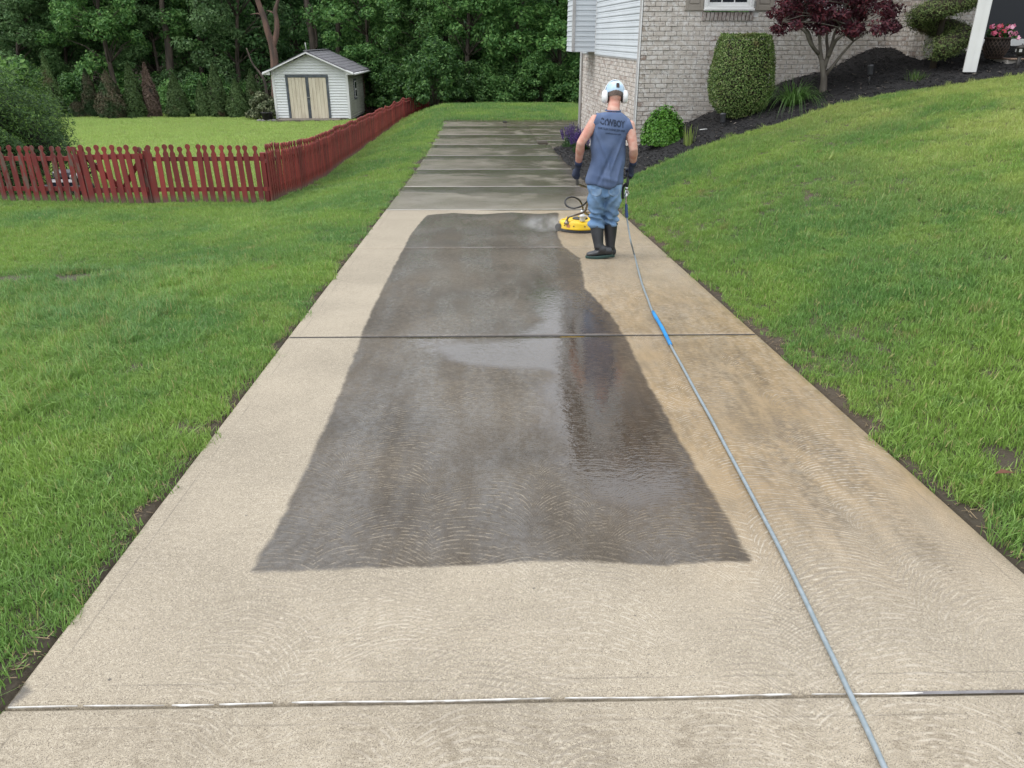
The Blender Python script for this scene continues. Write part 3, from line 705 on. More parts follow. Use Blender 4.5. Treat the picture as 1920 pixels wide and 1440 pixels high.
# ================================================================== THE WOOD
protos = [make_tree(11.5, 1.0, 3.1, 120, 150, .21, lm_mid, 21), make_tree(12.5, 1.4, 3.4, 125, 150, .20, lm_dark, 22, .19),
          make_tree(10.5, .8, 2.9, 115, 160, .19, lm_pale, 23, .13, .4), make_tree(13.0, 2.2, 3.2, 120, 150, .22, lm_dark, 24, .21),
          make_tree(9.5, .5, 2.8, 110, 160, .20, lm_mid, 25, .12)]
used_p = set()
ORD = ['first', 'second', 'third', 'fourth', 'fifth', 'sixth', 'seventh', 'eighth', 'ninth', 'tenth', 'eleventh', 'twelfth', 'thirteenth', 'fourteenth', 'fifteenth', 'sixteenth']
def place(lib, used, k, x, y, rz, sc_, name, **kw):
    root = lib[k]
    o = root if k not in used else copy_tree(root)
    used.add(k); o.location = (x, y, float(ground_z(x, y))); o.rotation_euler = (0, 0, rz); o.scale = sc_; o.name = name
    return props(o, **kw)
rows = [  # distance, list of photo columns (measured), prototype
    ('front row', 45.5, [(-60, 2), (40, 2), (130, 2), (215, 0), (300, 2), (385, 0), (450, 2), (690, 4), (790, 4), (880, 0), (965, 4), (1045, 0), (1130, 4)]),
    ('second row', 51.0, [(-40, 0), (80, 3), (190, 1), (290, 3), (410, 1), (500, 3), (640, 1), (740, 0), (840, 1), (930, 3), (1010, 1), (1090, 3)]),
    ('back row', 58.0, [(-90, 1), (20, 0), (120, 1), (240, 0), (350, 3), (470, 1), (560, 1), (660, 3), (770, 1), (870, 0), (980, 1), (1070, 0), (1170, 1), (1290, 3)])]
for rname, dist, lst in rows:
    for i, (px, k) in enumerate(lst):
        y = dist + rnd.uniform(-1.6, 1.6) + (3.0 if dist < 46 and px < 480 else 0); x = at(px, 150, y).x
        s_ = rnd.uniform(.82, 1.08)
        place(protos, used_p, k, x, y, rnd.uniform(0, 6.28), (s_, s_, s_ * rnd.uniform(.85, 1.05)), 'woodland_tree', group='trees of the wood behind the yard', cat='tree',
              label='leafy tree in the %s of the wood, %s from the left' % (rname, ORD[i]))
# undergrowth along the edge of the wood
shr = [make_shrub('woodland_shrub', 1.5, 1.4, 2.4, 60, 130, .15, lm_shrub, 31), make_shrub('woodland_shrub', 1.7, 1.3, 1.7, 60, 130, .13, lm_mid, 32), make_shrub('woodland_shrub', 1.6, 1.5, 3.2, 70, 130, .16, lm_shrub, 33)]
used_s = set()
under = [(815, 40.8, 2, 1.0, 'rounded bush beyond the far end of the red picket fence'), (760, 43.5, 0, 1.1, 'dark shrub behind the end of the side fence'), (870, 43.0, 0, .9, 'shrub at the wood edge left of the far lawn crest'),
         (920, 43.5, 1, 1.0, 'low shrub at the wood edge above the left end of the far lawn'), (965, 43.8, 0, .9, 'shrub at the wood edge above the middle of the far lawn'), (1010, 43.2, 2, .8, 'tall shrub at the wood edge left of the house bay'),
         (1055, 43.6, 1, 1.1, 'low shrub at the wood edge just left of the house'), (1100, 43.0, 0, 1.0, 'shrub at the wood edge half hidden by the house corner'), (700, 45.0, 2, 1.0, 'tall shrub just right of the shed roof'), (655, 47.0, 0, 1.0, 'shrub peeking over the back of the shed'),
         (465, 46.5, 1, .9, 'dim shrub between the hedge and the shed'), (395, 45.0, 0, .9, 'dim shrub behind the right half of the clipped hedge'), (320, 45.2, 1, 1.0, 'dim shrub behind the gap beside the brown dead conifer'), (150, 44.6, 0, .9, 'dim shrub behind the left end of the hedge'), (60, 44.0, 2, .9, 'tall shrub rising behind the dark yew')]
for px, y, k, s_, lab in under:
    place(shr, used_s, k, at(px, 200, y).x, y, rnd.uniform(0, 6.28), (s_, s_, s_), 'woodland_shrub', label=lab, cat='shrub', group='shrubs along the edge of the wood')
# the mass of leaves deeper in the wood and on the bank behind it
n = 36000; X = rng.uniform(-75, 75, n); Y = rng.uniform(62, 84, n); Zb = ground_z(X, Y); H = rng.uniform(0, 1, n) ** 1.1 * (8.5 + 3.0 * np.sin(X * .35) + 2 * np.sin(X * .9))
C = np.stack([X, Y, Zb + H], -1); link('distant_woods', crown_mesh('distant_woods', C, np.tile([0, -.5, .6], (n, 1)), .80, .5, 5, .7), lm_mid, kind='stuff', label='dim green mass of the wood farther back', cat='woods')
# pale bare trunks standing clear behind the shed
def bare_tree(name, label, pts, r0, mat_, forks=()):
    root = empty(name, pts[0], label=label, cat='tree'); b = MB(); P_ = catmull(pts, 5)
    b.tube(P_, [r0 * (1.15 - .7 * k / (len(P_) - 1)) for k in range(len(P_))], 9); b.build('trunk', mat_, root)
    for f, r in forks:
        P2 = catmull(f, 5); MB().tube(P2, [r * (1.1 - .8 * k / (len(P2) - 1)) for k in range(len(P2))], 7).build('limb', mat_, root)
    return root
yb = 44.6
def a3(px, py, y=yb): return at(px, py, y)
def gbase(px, y): x = at(px, 215, y).x; return Vector((x, y, float(ground_z(x, y)) - .2))
bare_tree('forked_tree', 'reddish forked bare trunk rising left behind the shed', [gbase(517, yb), a3(515, 120), a3(511, 88), a3(503, 62), a3(494, 30), a3(483, 0), a3(470, -60), a3(462, -160)], .20, barkr_m,
          [([a3(511, 90), a3(518, 66), a3(519, 42), a3(516, 20), a3(521, 0), a3(528, -50), a3(530, -150)], .15), ([a3(498, 38), a3(486, 26), a3(470, 27)], .05), ([a3(520, 30), a3(508, 22), a3(499, 20)], .05)])
bare_tree('bare_trunk', 'grey straight trunk behind the ridge of the shed', [gbase(588, 47), a3(587, 90, 47), a3(580, 40, 47), a3(574, 0, 47), a3(566, -80, 47), a3(560, -200, 47)], .19, bark_m, [([a3(593, 90, 47), a3(592, 60, 47), a3(586, 20, 47), a3(578, 5, 47)], .09)])
bare_tree('bare_trunk', 'thin pale trunk right of the shed ridge', [gbase(634, 49), a3(634, 60, 49), a3(633, 20, 49), a3(637, -20, 49), a3(640, -200, 49)], .15, bark_m)
bare_tree('bare_trunk', 'leaning thin trunk at the left wall of the shed', [gbase(505, 43.5), a3(498, 160, 43.5), a3(488, 138, 43.5), a3(474, 120, 43.5), a3(462, 90, 43.5)], .07, bark_m)
bare_tree('bare_trunk', 'dark trunk among the pale leaves above the hedge', [gbase(322, 48), a3(318, 110, 48), a3(312, 60, 48), a3(304, 20, 48), a3(300, -150, 48)], .22, bark_m)
bare_tree('bare_trunk', 'dark trunk deep in the wood above the far lawn', [gbase(975, 53), a3(974, 60, 53), a3(973, 0, 53), a3(974, -150, 53)], .20, bark_m)
bare_tree('bare_trunk', 'slim brown trunk in the wood just left of the house bay', [gbase(1022, 50), a3(1020, 60, 50), a3(1019, 0, 50), a3(1017, -150, 50)], .18, barkr_m)
bare_tree('bare_trunk', 'slim dark trunk in the wood above the rounded bush', [gbase(882, 52), a3(884, 60, 52), a3(883, 0, 52), a3(880, -150, 52)], .15, bark_m)

# ================================================================== HEDGE OF NARROW CONIFERS
lm_arb = leaf_mat('conifer sprays', [(.042, .080, .026), (.068, .118, .036), (.098, .150, .05)], .08, .7, patch=(1.0, (.10, .065, .04), .60, .75))
lm_dead = leaf_mat('dead conifer sprays', [(.09, .06, .045), (.13, .09, .07), (.18, .13, .10)], .05, .8)
lm_arbb = leaf_mat('browned conifer sprays', [(.05, .062, .028), (.085, .08, .045), (.13, .10, .065)], .06, .8, patch=(1.2, (.030, .062, .020), .42, .58))
def conifer(w, h, seed, mat_, pointed=.6):
    q = np.random.default_rng(seed); n = 8500; t = q.uniform(0, 1, n) ** 1.15
    prof = np.where(t < .12, .8 + t * 1.6, (1 - ((t - .12) / .88) ** (1.2 + pointed)) ** (.9)) * (1 + .035 * np.sin(t * 31 + seed))
    a = q.uniform(0, 6.283, n); lump = 1 + .13 * np.sin(a * 3 + seed + t * 9) + .07 * np.sin(a * 7 + t * 23)
    r = w / 2 * prof * lump * q.uniform(.72, 1.0, n)
    C = np.stack([r * np.cos(a), r * np.sin(a), .02 + t * h], -1); Nn = np.stack([np.cos(a), np.sin(a), np.full(n, .25)], -1)
    root = empty('conifer', world_parts=False); Nn[:, 2] = .0
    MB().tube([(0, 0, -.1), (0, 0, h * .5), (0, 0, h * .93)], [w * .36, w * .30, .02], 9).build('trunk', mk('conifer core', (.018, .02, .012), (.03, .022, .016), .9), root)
    link('foliage', crown_mesh('foliage', C, Nn, .13, .05, seed, .5), mat_, root); return root
hed = [(108, 33, 100, 190, 'a', 'tallest narrow conifer at the left end of the hedge row'), (150, 34, 188, 228, 'b', 'low browned conifer stump of the hedge nearest the yew'), (178, 30, 130, 228, 'b', 'browned conifer of the hedge, second right of the yew'), (215, 52, 134, 228, 'b', 'broad cone of the hedge with a browned foot'), (259, 38, 118, 227, 'a', 'slim green conifer just left of the dead brown one'),
       (289, 33, 119, 225, 'd', 'dead brown pointed conifer in the hedge row'), (338, 42, 140, 223, 'a', 'conifer of the hedge with a brown tip, right of the dead one'), (385, 28, 152, 223, 'a', 'short slim conifer right of the gap in the hedge'), (413, 42, 120, 223, 'a', 'tall broad conifer in the right half of the hedge'), (450, 40, 150, 223, 'a', 'lower conifer of the hedge, second from its shed end'), (480, 34, 132, 223, 'a', 'conifer at the shed end of the hedge row')]
for i, (px, wpx, yt, yb_, kind, lab) in enumerate(hed):
    y = 41.6 + (i % 3) * .35; p = at(px, 226, y); gz = float(ground_z(p.x, y)); w = wpx / FPX * y * .95; top = at(px, yt, y).z
    o = conifer(w * 1.08, top - gz, 60 + i, {'a': lm_arb, 'b': lm_arbb, 'd': lm_dead}[kind], .2 if kind == 'a' else (.0 if kind == 'd' else .3))
    o.location = (p.x, y, gz); o.name = 'hedge_conifer'; props(o, label=lab, cat='conifer', group='hedge of narrow conifers at the back of the yard')
# ================================================================== HOUSE
bm_ = N('whitewashed brick'); isl = bm_.island(); P_ = bm_.n('ShaderNodeVectorMath', _operation='ADD'); bm_.set(P_.inputs[0], bm_.pos()); bm_.set(P_.inputs[1], bm_.n('ShaderNodeCombineXYZ', X=bm_.math('MULTIPLY', isl, 57.0), Z=bm_.math('MULTIPLY', isl, 91.0)).outputs[0]); P = P_.outputs[0]
c = bm_.ramp(isl, [(0, (.34, .285, .235)), (.25, (.46, .405, .35)), (.55, (.55, .50, .445)), (.8, (.42, .365, .315)), (1, (.31, .235, .195))])
c = bm_.mix(bm_.math('MULTIPLY', bm_.rng(bm_.noise(P, 11, 4, .7), .46, .60), .75), c, (.70, .675, .64))
c = bm_.mix(bm_.math('MULTIPLY', bm_.rng(bm_.noise(P, 20, 3, .6), .56, .66), .6), c, (.20, .17, .155))
bm_.put(Base__Color=c, Roughness=.9, Normal=bm_.bump(bm_.noise(P, 60, 4), .5, .008)); bm_.bsdf.inputs['Specular IOR Level'].default_value = .2
brick_m = bm_.m
mortar_m = mk('mortar', (.74, .73, .71), (.62, .61, .58), .95, ns=5, bs=90, bstr=.3)
sid_m = mk('white vinyl siding', (.60, .635, .66), (.55, .585, .61), .45, ns=1.2, bs=30, bstr=.04)
trim_m = mk('grey trim', (.44, .43, .42), (.38, .37, .36), .5, ns=2, bstr=.03)
white_m = mk('white painted trim', (.70, .70, .69), (.64, .64, .62), .4, ns=2, bstr=.03)
shut_m = mk('taupe shutter paint', (.30, .265, .225), (.26, .23, .195), .5, ns=3, bstr=.05)
glass_m = N('window glass'); glass_m.put(Base__Color=(.02, .025, .03), Roughness=.04, Metallic=0.0); glass_m.bsdf.inputs['Specular IOR Level'].default_value = 1.0; glass_m = glass_m.m
dglass_m = N('dark porch glass'); dglass_m.put(Base__Color=(.012, .016, .022), Roughness=.08); dglass_m.bsdf.inputs['Specular IOR Level'].default_value = .35; dglass_m = dglass_m.m
shing_m = mk('dark roof shingles', (.06, .055, .055), (.035, .032, .032), .9, ns=7, bs=18, bstr=.6, bdist=.02)
BC, BL, BJ = .0853, .2266, .010           # course height, brick pitch, joint
house = empty('house', hfront(0, -.5), label='pale brick house with white siding on the upper side wall', cat='house')
def rotm(xdir):                            # columns: along wall, into wall, up
    x = Vector((xdir.x, xdir.y, 0)).normalized(); z = Vector((0, 0, 1)); return Matrix((x, z.cross(x), z)).transposed()
RF, RL = rotm(HE), rotm(-HW)               # front wall runs right, side wall seen from the left runs towards the camera
Vb = MB().box((0, 0, 0), (BL - BJ, .06, BC - BJ), .004).mesh('brick'); Vb.materials.append(brick_m)
Vh = MB().box((0, 0, 0), (BL / 2 - BJ, .06, BC - BJ), .004).mesh('brick'); Vh.materials.append(brick_m)
pv_full = np.array([v.co for v in Vb.vertices]); pf_full = [tuple(p.vertices) for p in Vb.polygons]
def box_arr(w, d, h): return np.array([(x * w / 2, y * d / 2, z * h / 2) for x in (-1, 1) for y in (-1, 1) for z in (-1, 1)]), np.array([(0, 1, 3, 2), (4, 6, 7, 5), (0, 4, 5, 1), (2, 3, 7, 6), (0, 2, 6, 4), (1, 5, 7, 3)])
def brick_rows(s0, s1, z0, z1, hole=None, base=0.0):
    """(s, z, length) of every brick of a running-bond wall"""
    out = []; k0 = int(math.floor((z0 - base) / BC)); k1 = int(math.ceil((z1 - base) / BC))
    for k in range(k0, k1):
        z = base + (k + .5) * BC; off = (k % 2) * BL / 2; s = s0 - (BL - off if off else 0)
        while s < s1 - .01:
            a, b = max(s, s0), min(s + BL, s1)
            if b - a > .04 and not (hole and any(h[0] - .02 < (a + b) / 2 < h[1] + .02 and h[2] < z < h[3] for h in hole)): out.append(((a + b) / 2, z, b - a, k))
            s += BL
    return out
def joined_bricks(name, lst, pos, Rm, parent, proud=lambda s, k: 0.0):
    V = []; F = []; n = 0; Rn = np.array(Rm)
    for s, z, L, k in lst:
        v, f = box_arr(L - BJ, .06, BC - BJ); p = pos(s, z, proud(s, k) - .021 + rnd.uniform(-.003, .003)); V.append(v @ Rn.T + np.array(p)); F.append(f + n); n += 8
    return link(name, np_mesh(name, np.vstack(V), np.vstack(F)), brick_m, parent, kind='stuff')
ZB, ZT = -1.0, 5.0
win_s = [(1.17, 2.14), (3.02, 3.99)]; WZ0, WZ1 = 2.145, 3.75
holes = [(a, b, WZ0 - .17, WZ1) for a, b in win_s]
FW = 4.92                                   # the front wall ends where the entrance block comes forward
def wall_piece(name, s0, s1, z0, z1, pos, Rm, t=.2):
    c = (pos(s0, z0, -.012) + pos(s1, z1, -.012)) / 2 + Rm @ Vector((0, t / 2, 0)); b = MB(); b.box(c, (s1 - s0, t, z1 - z0), 0, Rm); return b
fw = MB()
for s0, s1, z0, z1 in [(0.01, FW, ZB, WZ0 - .02), (0.01, win_s[0][0], WZ0 - .02, WZ1), (win_s[0][1], win_s[1][0], WZ0 - .02, WZ1), (win_s[1][1], FW, WZ0 - .02, WZ1), (0.01, FW, WZ1, ZT)]:
    t = wall_piece('w', s0, s1, z0, z1, hfront, RF); fw.add(t.v, t.f)
front_wall = fw.build('front_wall', mortar_m, house)
quoin = lambda s, k: .014 if (s < .50 + (.11 if (k // 6) % 2 else 0) and k % 6 != 0) else 0.0
rowsF = brick_rows(0, FW, -.75, ZT, holes)
# the bricks that show best are objects of their own, the others one joined part
def hidden(s, z):
    p = hfront(s, z); x = (p.x) / (p.y * CT + (CAM_H - z) * ST) * FPX + 960
    v = ((CAM_H - z) * CT - p.y * ST) / (p.y * CT + (CAM_H - z) * ST); y = 720 + v * FPX
    if y < 3 or z < T(p.x, p.y) + .05: return True
    if 1322 < x < 1443 and 66 < y: return True
    if 1203 < x < 1284 and y > 200: return True
    if x > 1455 and y < 62: return True
    return False
vis = [b for b in rowsF if not hidden(b[0], b[1]) and abs(b[2] - BL) < .02]
vis.sort(key=lambda b: b[0]); vis = vis[:300]; vs_ = set((round(b[0], 4), b[3]) for b in vis)
for s, z, L, k in vis:
    o = link('brick', Vb, None, front_wall); o.matrix_parent_inverse = Matrix.Translation(-Vector(house.location)).inverted() @ Matrix.Translation(-Vector(house.location))
    p = hfront(s, z, quoin(s, k) - .021 + rnd.uniform(-.002, .002)); o.rotation_euler = RF.to_euler(); o.location = p
joined_bricks('bricks', [b for b in rowsF if (round(b[0], 4), b[3]) not in vs_], hfront, RF, front_wall, quoin)
# side wall: brick below, siding above
SZ = 1.285; SIDE = 6.75
def hl(s, z, out=0.0): return hleft(-s, z, out)            # s runs towards the camera, 0 at the front corner
sw = wall_piece('w', -SIDE, -.012, -1.6, SZ, hl, RL); side_wall = sw.build('side_wall', mortar_m, house)
joined_bricks('bricks', brick_rows(-SIDE, -.09, -1.55, SZ), hl, RL, side_wall)
uw = MB(); t = wall_piece('w', -SIDE, -.012, SZ, 5.0, hl, RL); uw.add(t.v, t.f)
uw.build('upper_side_wall', sid_m, house)
SH = .1168
def board_profile(h):                                       # lap siding: a thin lip at the bottom, a shallow face
    return [(.000, -.012), (-.022, -.012), (-.024, .004), (-.014, h * .50), (-.018, h * .54), (-.006, h - .014), (.0, h - .014)]
def board(name, a, b, z, nrm, parent, mat_=sid_m, h=SH):
    pr = board_profile(h); n = len(pr); V = []
    for p in (a, b):
        for d, zz in pr: V.append((p.x - nrm.x * d, p.y - nrm.y * d, z + zz))
    F = [tuple(range(n - 1, -1, -1)), tuple(range(n, 2 * n))] + [(i, (i + 1) % n, (i + 1) % n + n, i + n) for i in range(n)]
    return MB().add(V, F)
nL = Vector((-HE.x, -HE.y)); nF = Vector((-HW.x, -HW.y))
BO0, BO1, BOX = 4.75, 5.80, .57                             # the bay sticks out of the side wall here
zz = SZ + .02; hi = MB()
while zz < 4.85:
    a = hleft(.075, 0, .012).xy; b = hleft(BO0 - .02, 0, .012).xy; d = hleft(BO1, 0, .012).xy; e = hleft(SIDE, 0, .012).xy
    if zz < 2.5:
        board('siding_board', a, b, zz, nL, house).build('siding_board', sid_m, house)
    else:
        m = board('s', a, b, zz, nL, house); hi.add(m.v, m.f)
    m = board('s', d, e, zz, nL, house); hi.add(m.v, m.f)
    zz += SH
hi.build('upper_siding', sid_m, house)
MB().bar(hleft(.08, SZ - .005, .012), hleft(SIDE, SZ - .005, .012), .03, .03).build('starter_strip', trim_m, house)
bay_z = 1.36
bb = MB(); c0 = (hleft(BO0, 0, BOX / 2) + hleft(BO1, 0, BOX / 2)) / 2; bb.box((c0.x, c0.y, (bay_z + 4.95) / 2), (BOX - .02, BO1 - BO0 - .02, 4.95 - bay_z), 0, rotm(HE))
bay = bb.build('bay', sid_m, house, label='boxed-out siding bay overhanging the side wall')
zz = bay_z; hi = MB()
while zz < 4.82:
    f0, f1 = hleft(BO0, 0, BOX).xy, hleft(BO0, 0, 0.015).xy; l0, l1 = hleft(BO0, 0, BOX - .004).xy, hleft(BO1, 0, BOX - .004).xy
    m1 = board('s', f0, f1, zz, nF, bay); m2 = board('s', l0, l1, zz, nL, bay)
    if zz < 2.6: m1.build('siding_board', sid_m, bay); m2.build('siding_board', sid_m, bay)
    else: hi.add(m1.v, m1.f); hi.add(m2.v, m2.f)
    zz += SH
hi.build('upper_siding', sid_m, bay)
MB().box(hleft(BO0 - .012, (bay_z + 4.95) / 2, BOX + .010), (.075, .05, 4.95 - bay_z), .006, rotm(HE)).build('corner_post', trim_m, bay)
MB().box(hleft(BO0 - .018, (bay_z + 4.95) / 2 - .04, .02), (.035, .035, 4.95 - bay_z + .06), .004, rotm(HE)).build('corner_post', white_m, bay)
# corner posts of the side wall and the white bead beside the brick return
MB().box(hleft(.040, 1.97, .022), (.05, .075, 6.0), .006, rotm(HE)).build('corner_post', trim_m, house)
MB().box(hleft(SIDE + .03, 1.68, .022), (.05, .10, 6.6), .006, rotm(HE)).build('corner_post', trim_m, house)
MB().tube([hleft(SIDE - .14, -1.5, .05), hleft(SIDE - .14, 4.9, .05)], .035, 8).build('downspout', white_m, house)
MB().box(hfront(-.018, 1.97, .008), (.022, .03, 6.0), .004, RF).build('caulk_bead', white_m, house)
# windows, sills, shutters
def panel_window(s0, s1, par):
    w = empty('window', hfront((s0 + s1) / 2, WZ0), world_parts=True); w.parent = par; w.matrix_parent_inverse = Matrix.Translation(-Vector(par.location))
    fr = MB(); t = .07
    for a, b, z0, z1 in [(s0, s1, WZ0, WZ0 + .085), (s0, s1, WZ1 - t, WZ1), (s0, s0 + t, WZ0 + .085, WZ1 - t), (s1 - t, s1, WZ0 + .085, WZ1 - t)]:
        fr.box(hfront((a + b) / 2, (z0 + z1) / 2, .0), (b - a, .11, z1 - z0), .006, RF)
    fr.box(hfront((s0 + s1) / 2, WZ0 + .022, .062), (s1 - s0 + .02, .05, .04), .006, RF)
    for a, b, z0, z1 in [(s0 + t, s1 - t, WZ0 + .085, WZ0 + .15), (s0 + t, s0 + t + .045, WZ0 + .15, WZ1 - t), (s1 - t - .045, s1 - t, WZ0 + .15, WZ1 - t), (s0 + t, s1 - t, 2.93, 2.99)]:
        fr.box(hfront((a + b) / 2, (z0 + z1) / 2, -.03), (b - a, .04, z1 - z0), .004, RF)
    fr.build('frame', white_m, w)
    for k in range(3):
        a = s0 + t + .045 + (s1 - s0 - 2 * t - .09) * k / 3; b = a + (s1 - s0 - 2 * t - .09) / 3
        MB().box(hfront((a + b) / 2, (WZ0 + .15 + WZ1 - t) / 2, -.055), (b - a, .008, WZ1 - t - WZ0 - .15), 0, RF).build('pane', glass_m, w)
        if k: MB().box(hfront(a, (WZ0 + .15 + 2.93) / 2, -.045), (.018, .016, 2.93 - WZ0 - .15), .002, RF).build('muntin', white_m, w)
    for zz_ in (2.45, 2.70): MB().box(hfront((s0 + s1) / 2, zz_, -.0455), (s1 - s0 - 2 * t - .09, .014, .018), .002, RF).build('muntin', white_m, w)
    bl = MB()
    for i in range(26): bl.box(hfront((s0 + s1) / 2, WZ0 + .2 + i * .05, -.09), (s1 - s0 - .2, .012, .03), 0, RF)
    bl.build('blind', mk('blind slats', (.70, .70, .68), rough=.5), w)
    return w
for s0, s1 in win_s: panel_window(s0, s1, house)
sill_m = N('sill brick'); sill_m.put(Base__Color=sill_m.mix(sill_m.rng(sill_m.noise(sill_m.pos(), 20, 4), .4, .6), sill_m.ramp(sill_m.island(), [(0, (.20, .155, .135)), (1, (.36, .30, .27))]), (.45, .41, .38)), Roughness=.9, Normal=sill_m.bump(sill_m.noise(sill_m.pos(), 60, 4), .5, .008))
Vs = MB().box((0, 0, 0), (.064, .14, .145), .005).mesh('sill_brick'); Vs.materials.append(sill_m.m)
for s0, s1 in win_s:
    n = 13
    for k in range(n):
        o = link('sill_brick', Vs, None, house); o.location = hfront(s0 - .02 + (s1 - s0 + .04) * (k + .5) / n, WZ0 - .092, -.03); o.rotation_euler = (RF @ Matrix.Rotation(R(6), 3, 'X')).to_euler()
    MB().box(hfront((s0 + s1) / 2, WZ0 - .09, -.062), (s1 - s0 + .03, .12, .13), 0, RF).build('sill_bed', mk('sill mortar', (.16, .14, .125), (.11, .10, .09), .95), house)
def shutter(s0, s1):
    b = MB(); st = .055; z0, z1 = WZ0 + .01, WZ1
    b.box(hfront((s0 + s1) / 2, (z0 + z1) / 2, .008), (s1 - s0, .018, z1 - z0), .003, RF)
    for a, c_, u, v_ in [(s0, s0 + st, z0, z1), (s1 - st, s1, z0, z1), (s0 + st, s1 - st, z0, z0 + .09), (s0 + st, s1 - st, z1 - .09, z1), (s0 + st, s1 - st, 2.9, 2.99)]:
        b.box(hfront((a + c_) / 2, (u + v_) / 2, .024), (c_ - a - .001, .016, v_ - u - .001), .003, RF)
    o = b.build('shutter', shut_m, house)
    for u, v_ in ((z0 + .115, 2.875), (3.015, z1 - .115)):
        MB().box(hfront((s0 + s1) / 2, (u + v_) / 2, .0225), (s1 - s0 - 2 * st - .05, .012, v_ - u), .005, RF).build('panel', shut_m, o)
for s0, s1 in win_s: shutter(s0 - .36, s0 - .015); shutter(s1 + .045, s1 + .39)
# entrance block coming forward on the right, with window, porch slab and post
PX0 = hfront(FW, 0).xy; PD = 1.35
def ret(s, z, out=0.0): p = PX0 - HW * s - HE * out; return Vector((p.x, p.y, z))        # faces left
RR = rotm(-HW)
b = MB(); c0 = ret(PD / 2, 0, -.012).xy + HE * .1; b.box((c0.x, c0.y, 1.95), (.2, PD, 6.1), 0, rotm(HE)); bret = b.build('return_wall', mortar_m, house)
joined_bricks('bricks', brick_rows(0, PD, .8, 4.5), ret, RR, bret)
PF = PX0 - HW * PD
def pfront(s, z, out=0.0): p = PF + HE * s - HW * out; return Vector((p.x, p.y, z))
PWZ0 = 1.63; pw0, pw1 = .95, 3.0
b = MB()
for s0, s1, z0, z1 in [(.015, 7, .4, PWZ0 - .09), (.015, pw0, PWZ0 - .09, 3.6), (pw1, 7, PWZ0 - .09, 3.6), (.015, 7, 3.6, 5.0)]:
    c0 = (pfront(s0, z0, -.012) + pfront(s1, z1, -.012)) / 2 + RF @ Vector((0, .1, 0)); b.box(c0, (s1 - s0, .2, z1 - z0), 0, RF)
ew = b.build('entrance_wall', mortar_m, house)
joined_bricks('bricks', brick_rows(0, 4.5, .8, 4.5, [(pw0, pw1, PWZ0 - .1, 3.6)]), pfront, RF, ew)
w = empty('window', pfront(2, PWZ0)); w.parent = house; w.matrix_parent_inverse = Matrix.Translation(-Vector(house.location))
fr = MB()
for a, c_, u, v_ in [(pw0, pw1, PWZ0 - .09, PWZ0 + .03), (pw0, pw0 + .05, PWZ0 + .03, 3.6), (pw1 - .05, pw1, PWZ0 + .03, 3.6), (pw0, pw1, 3.52, 3.6)]: fr.box(pfront((a + c_) / 2, (u + v_) / 2, .01), (c_ - a, .12, v_ - u), .006, RF)
fr.build('frame', white_m, w)
for a, c_ in ((pw0 + .05, (pw0 + pw1) / 2 - .02), ((pw0 + pw1) / 2 + .02, pw1 - .05)): MB().box(pfront((a + c_) / 2, (PWZ0 + 3.52) / 2, -.03), (c_ - a, .01, 3.49 - PWZ0), 0, RF).build('pane', dglass_m, w)
MB().box(pfront((pw0 + pw1) / 2, (PWZ0 + 3.52) / 2, -.025), (.04, .05, 3.49 - PWZ0), .004, RF).build('mullion', mk('dark mullion', (.04, .045, .05), rough=.4), w)
PSZ = 1.34
b = MB(); c0 = pfront(3.6, PSZ - .25, .62); b.box(c0, (5.6, 1.22, .5), .012, RF); slab_o = b.build('porch_slab', mk('porch concrete', (.50, .47, .42), (.40, .37, .33), .9, ns=5, bs=80, bstr=.3), house)
MB().box(pfront(3.6, PSZ + .012, .66), (5.6, 1.28, .02), .004, RF).build('porch_paving', mk('porch paving', (.30, .20, .14), (.22, .15, .11), .8, ns=4), house)
pp = at(1822, 113, 14.05); post_s = MB()
post_s.box((pp.x, pp.y, 2.9), (.20, .20, 3.5), .008, rotm((Vector((.62, -.30))).normalized())); post = post_s.build('porch_post', white_m, house)
for dx in (-.055, .055): MB().box((pp.x, pp.y, 2.9), (.012, .207, 3.4), 0, rotm((Vector((.62, -.30))).normalized()) ).build('seam', white_m, post) if dx > 0 else None
# roofs (the main one shows as a reflection in the wet concrete)
b = MB(); ez, rz_ = 5.0, 7.1; o_ = .45
A_, B_, C_, D_ = hleft(-o_, ez, o_), hleft(-o_, ez, -15), hleft(SIDE + o_, ez, -15), hleft(SIDE + o_, ez, o_); E_, F_ = hleft(SIDE / 2, rz_, o_), hleft(SIDE / 2, rz_, -15)
up = Vector((0, 0, .16)); V = [A_, B_, C_, D_, E_, F_]; V += [p + up for p in V]
b.add(V, [(0, 1, 5, 4), (3, 4, 5, 2), (6, 10, 11, 7), (9, 8, 11, 10), (0, 6, 7, 1), (2, 8, 9, 3), (0, 4, 10, 6), (4, 3, 9, 10), (1, 7, 11, 5), (5, 11, 8, 2)]); b.build('roof', shing_m, house)
b = MB(); b.add([hleft(.0, 5.0), hleft(SIDE, 5.0), hleft(SIDE / 2, 6.9), hleft(.0, 5.0, -.15), hleft(SIDE, 5.0, -.15), hleft(SIDE / 2, 6.9, -.15)], [(0, 2, 1), (3, 4, 5), (0, 1, 4, 3), (1, 2, 5, 4), (2, 0, 3, 5)]); b.build('gable', sid_m, house)
b = MB()
for p, q_ in ((A_, B_),): b.bar(p + Vector((0, 0, .03)), q_ + Vector((0, 0, .03)), .14, .12)
b.build('gutter', white_m, house)
b = MB(); c0 = pfront(3.2, 4.3, .6); b.box(c0, (7.0, 2.4, .25), .01, RF); b.build('porch_roof', white_m, house)
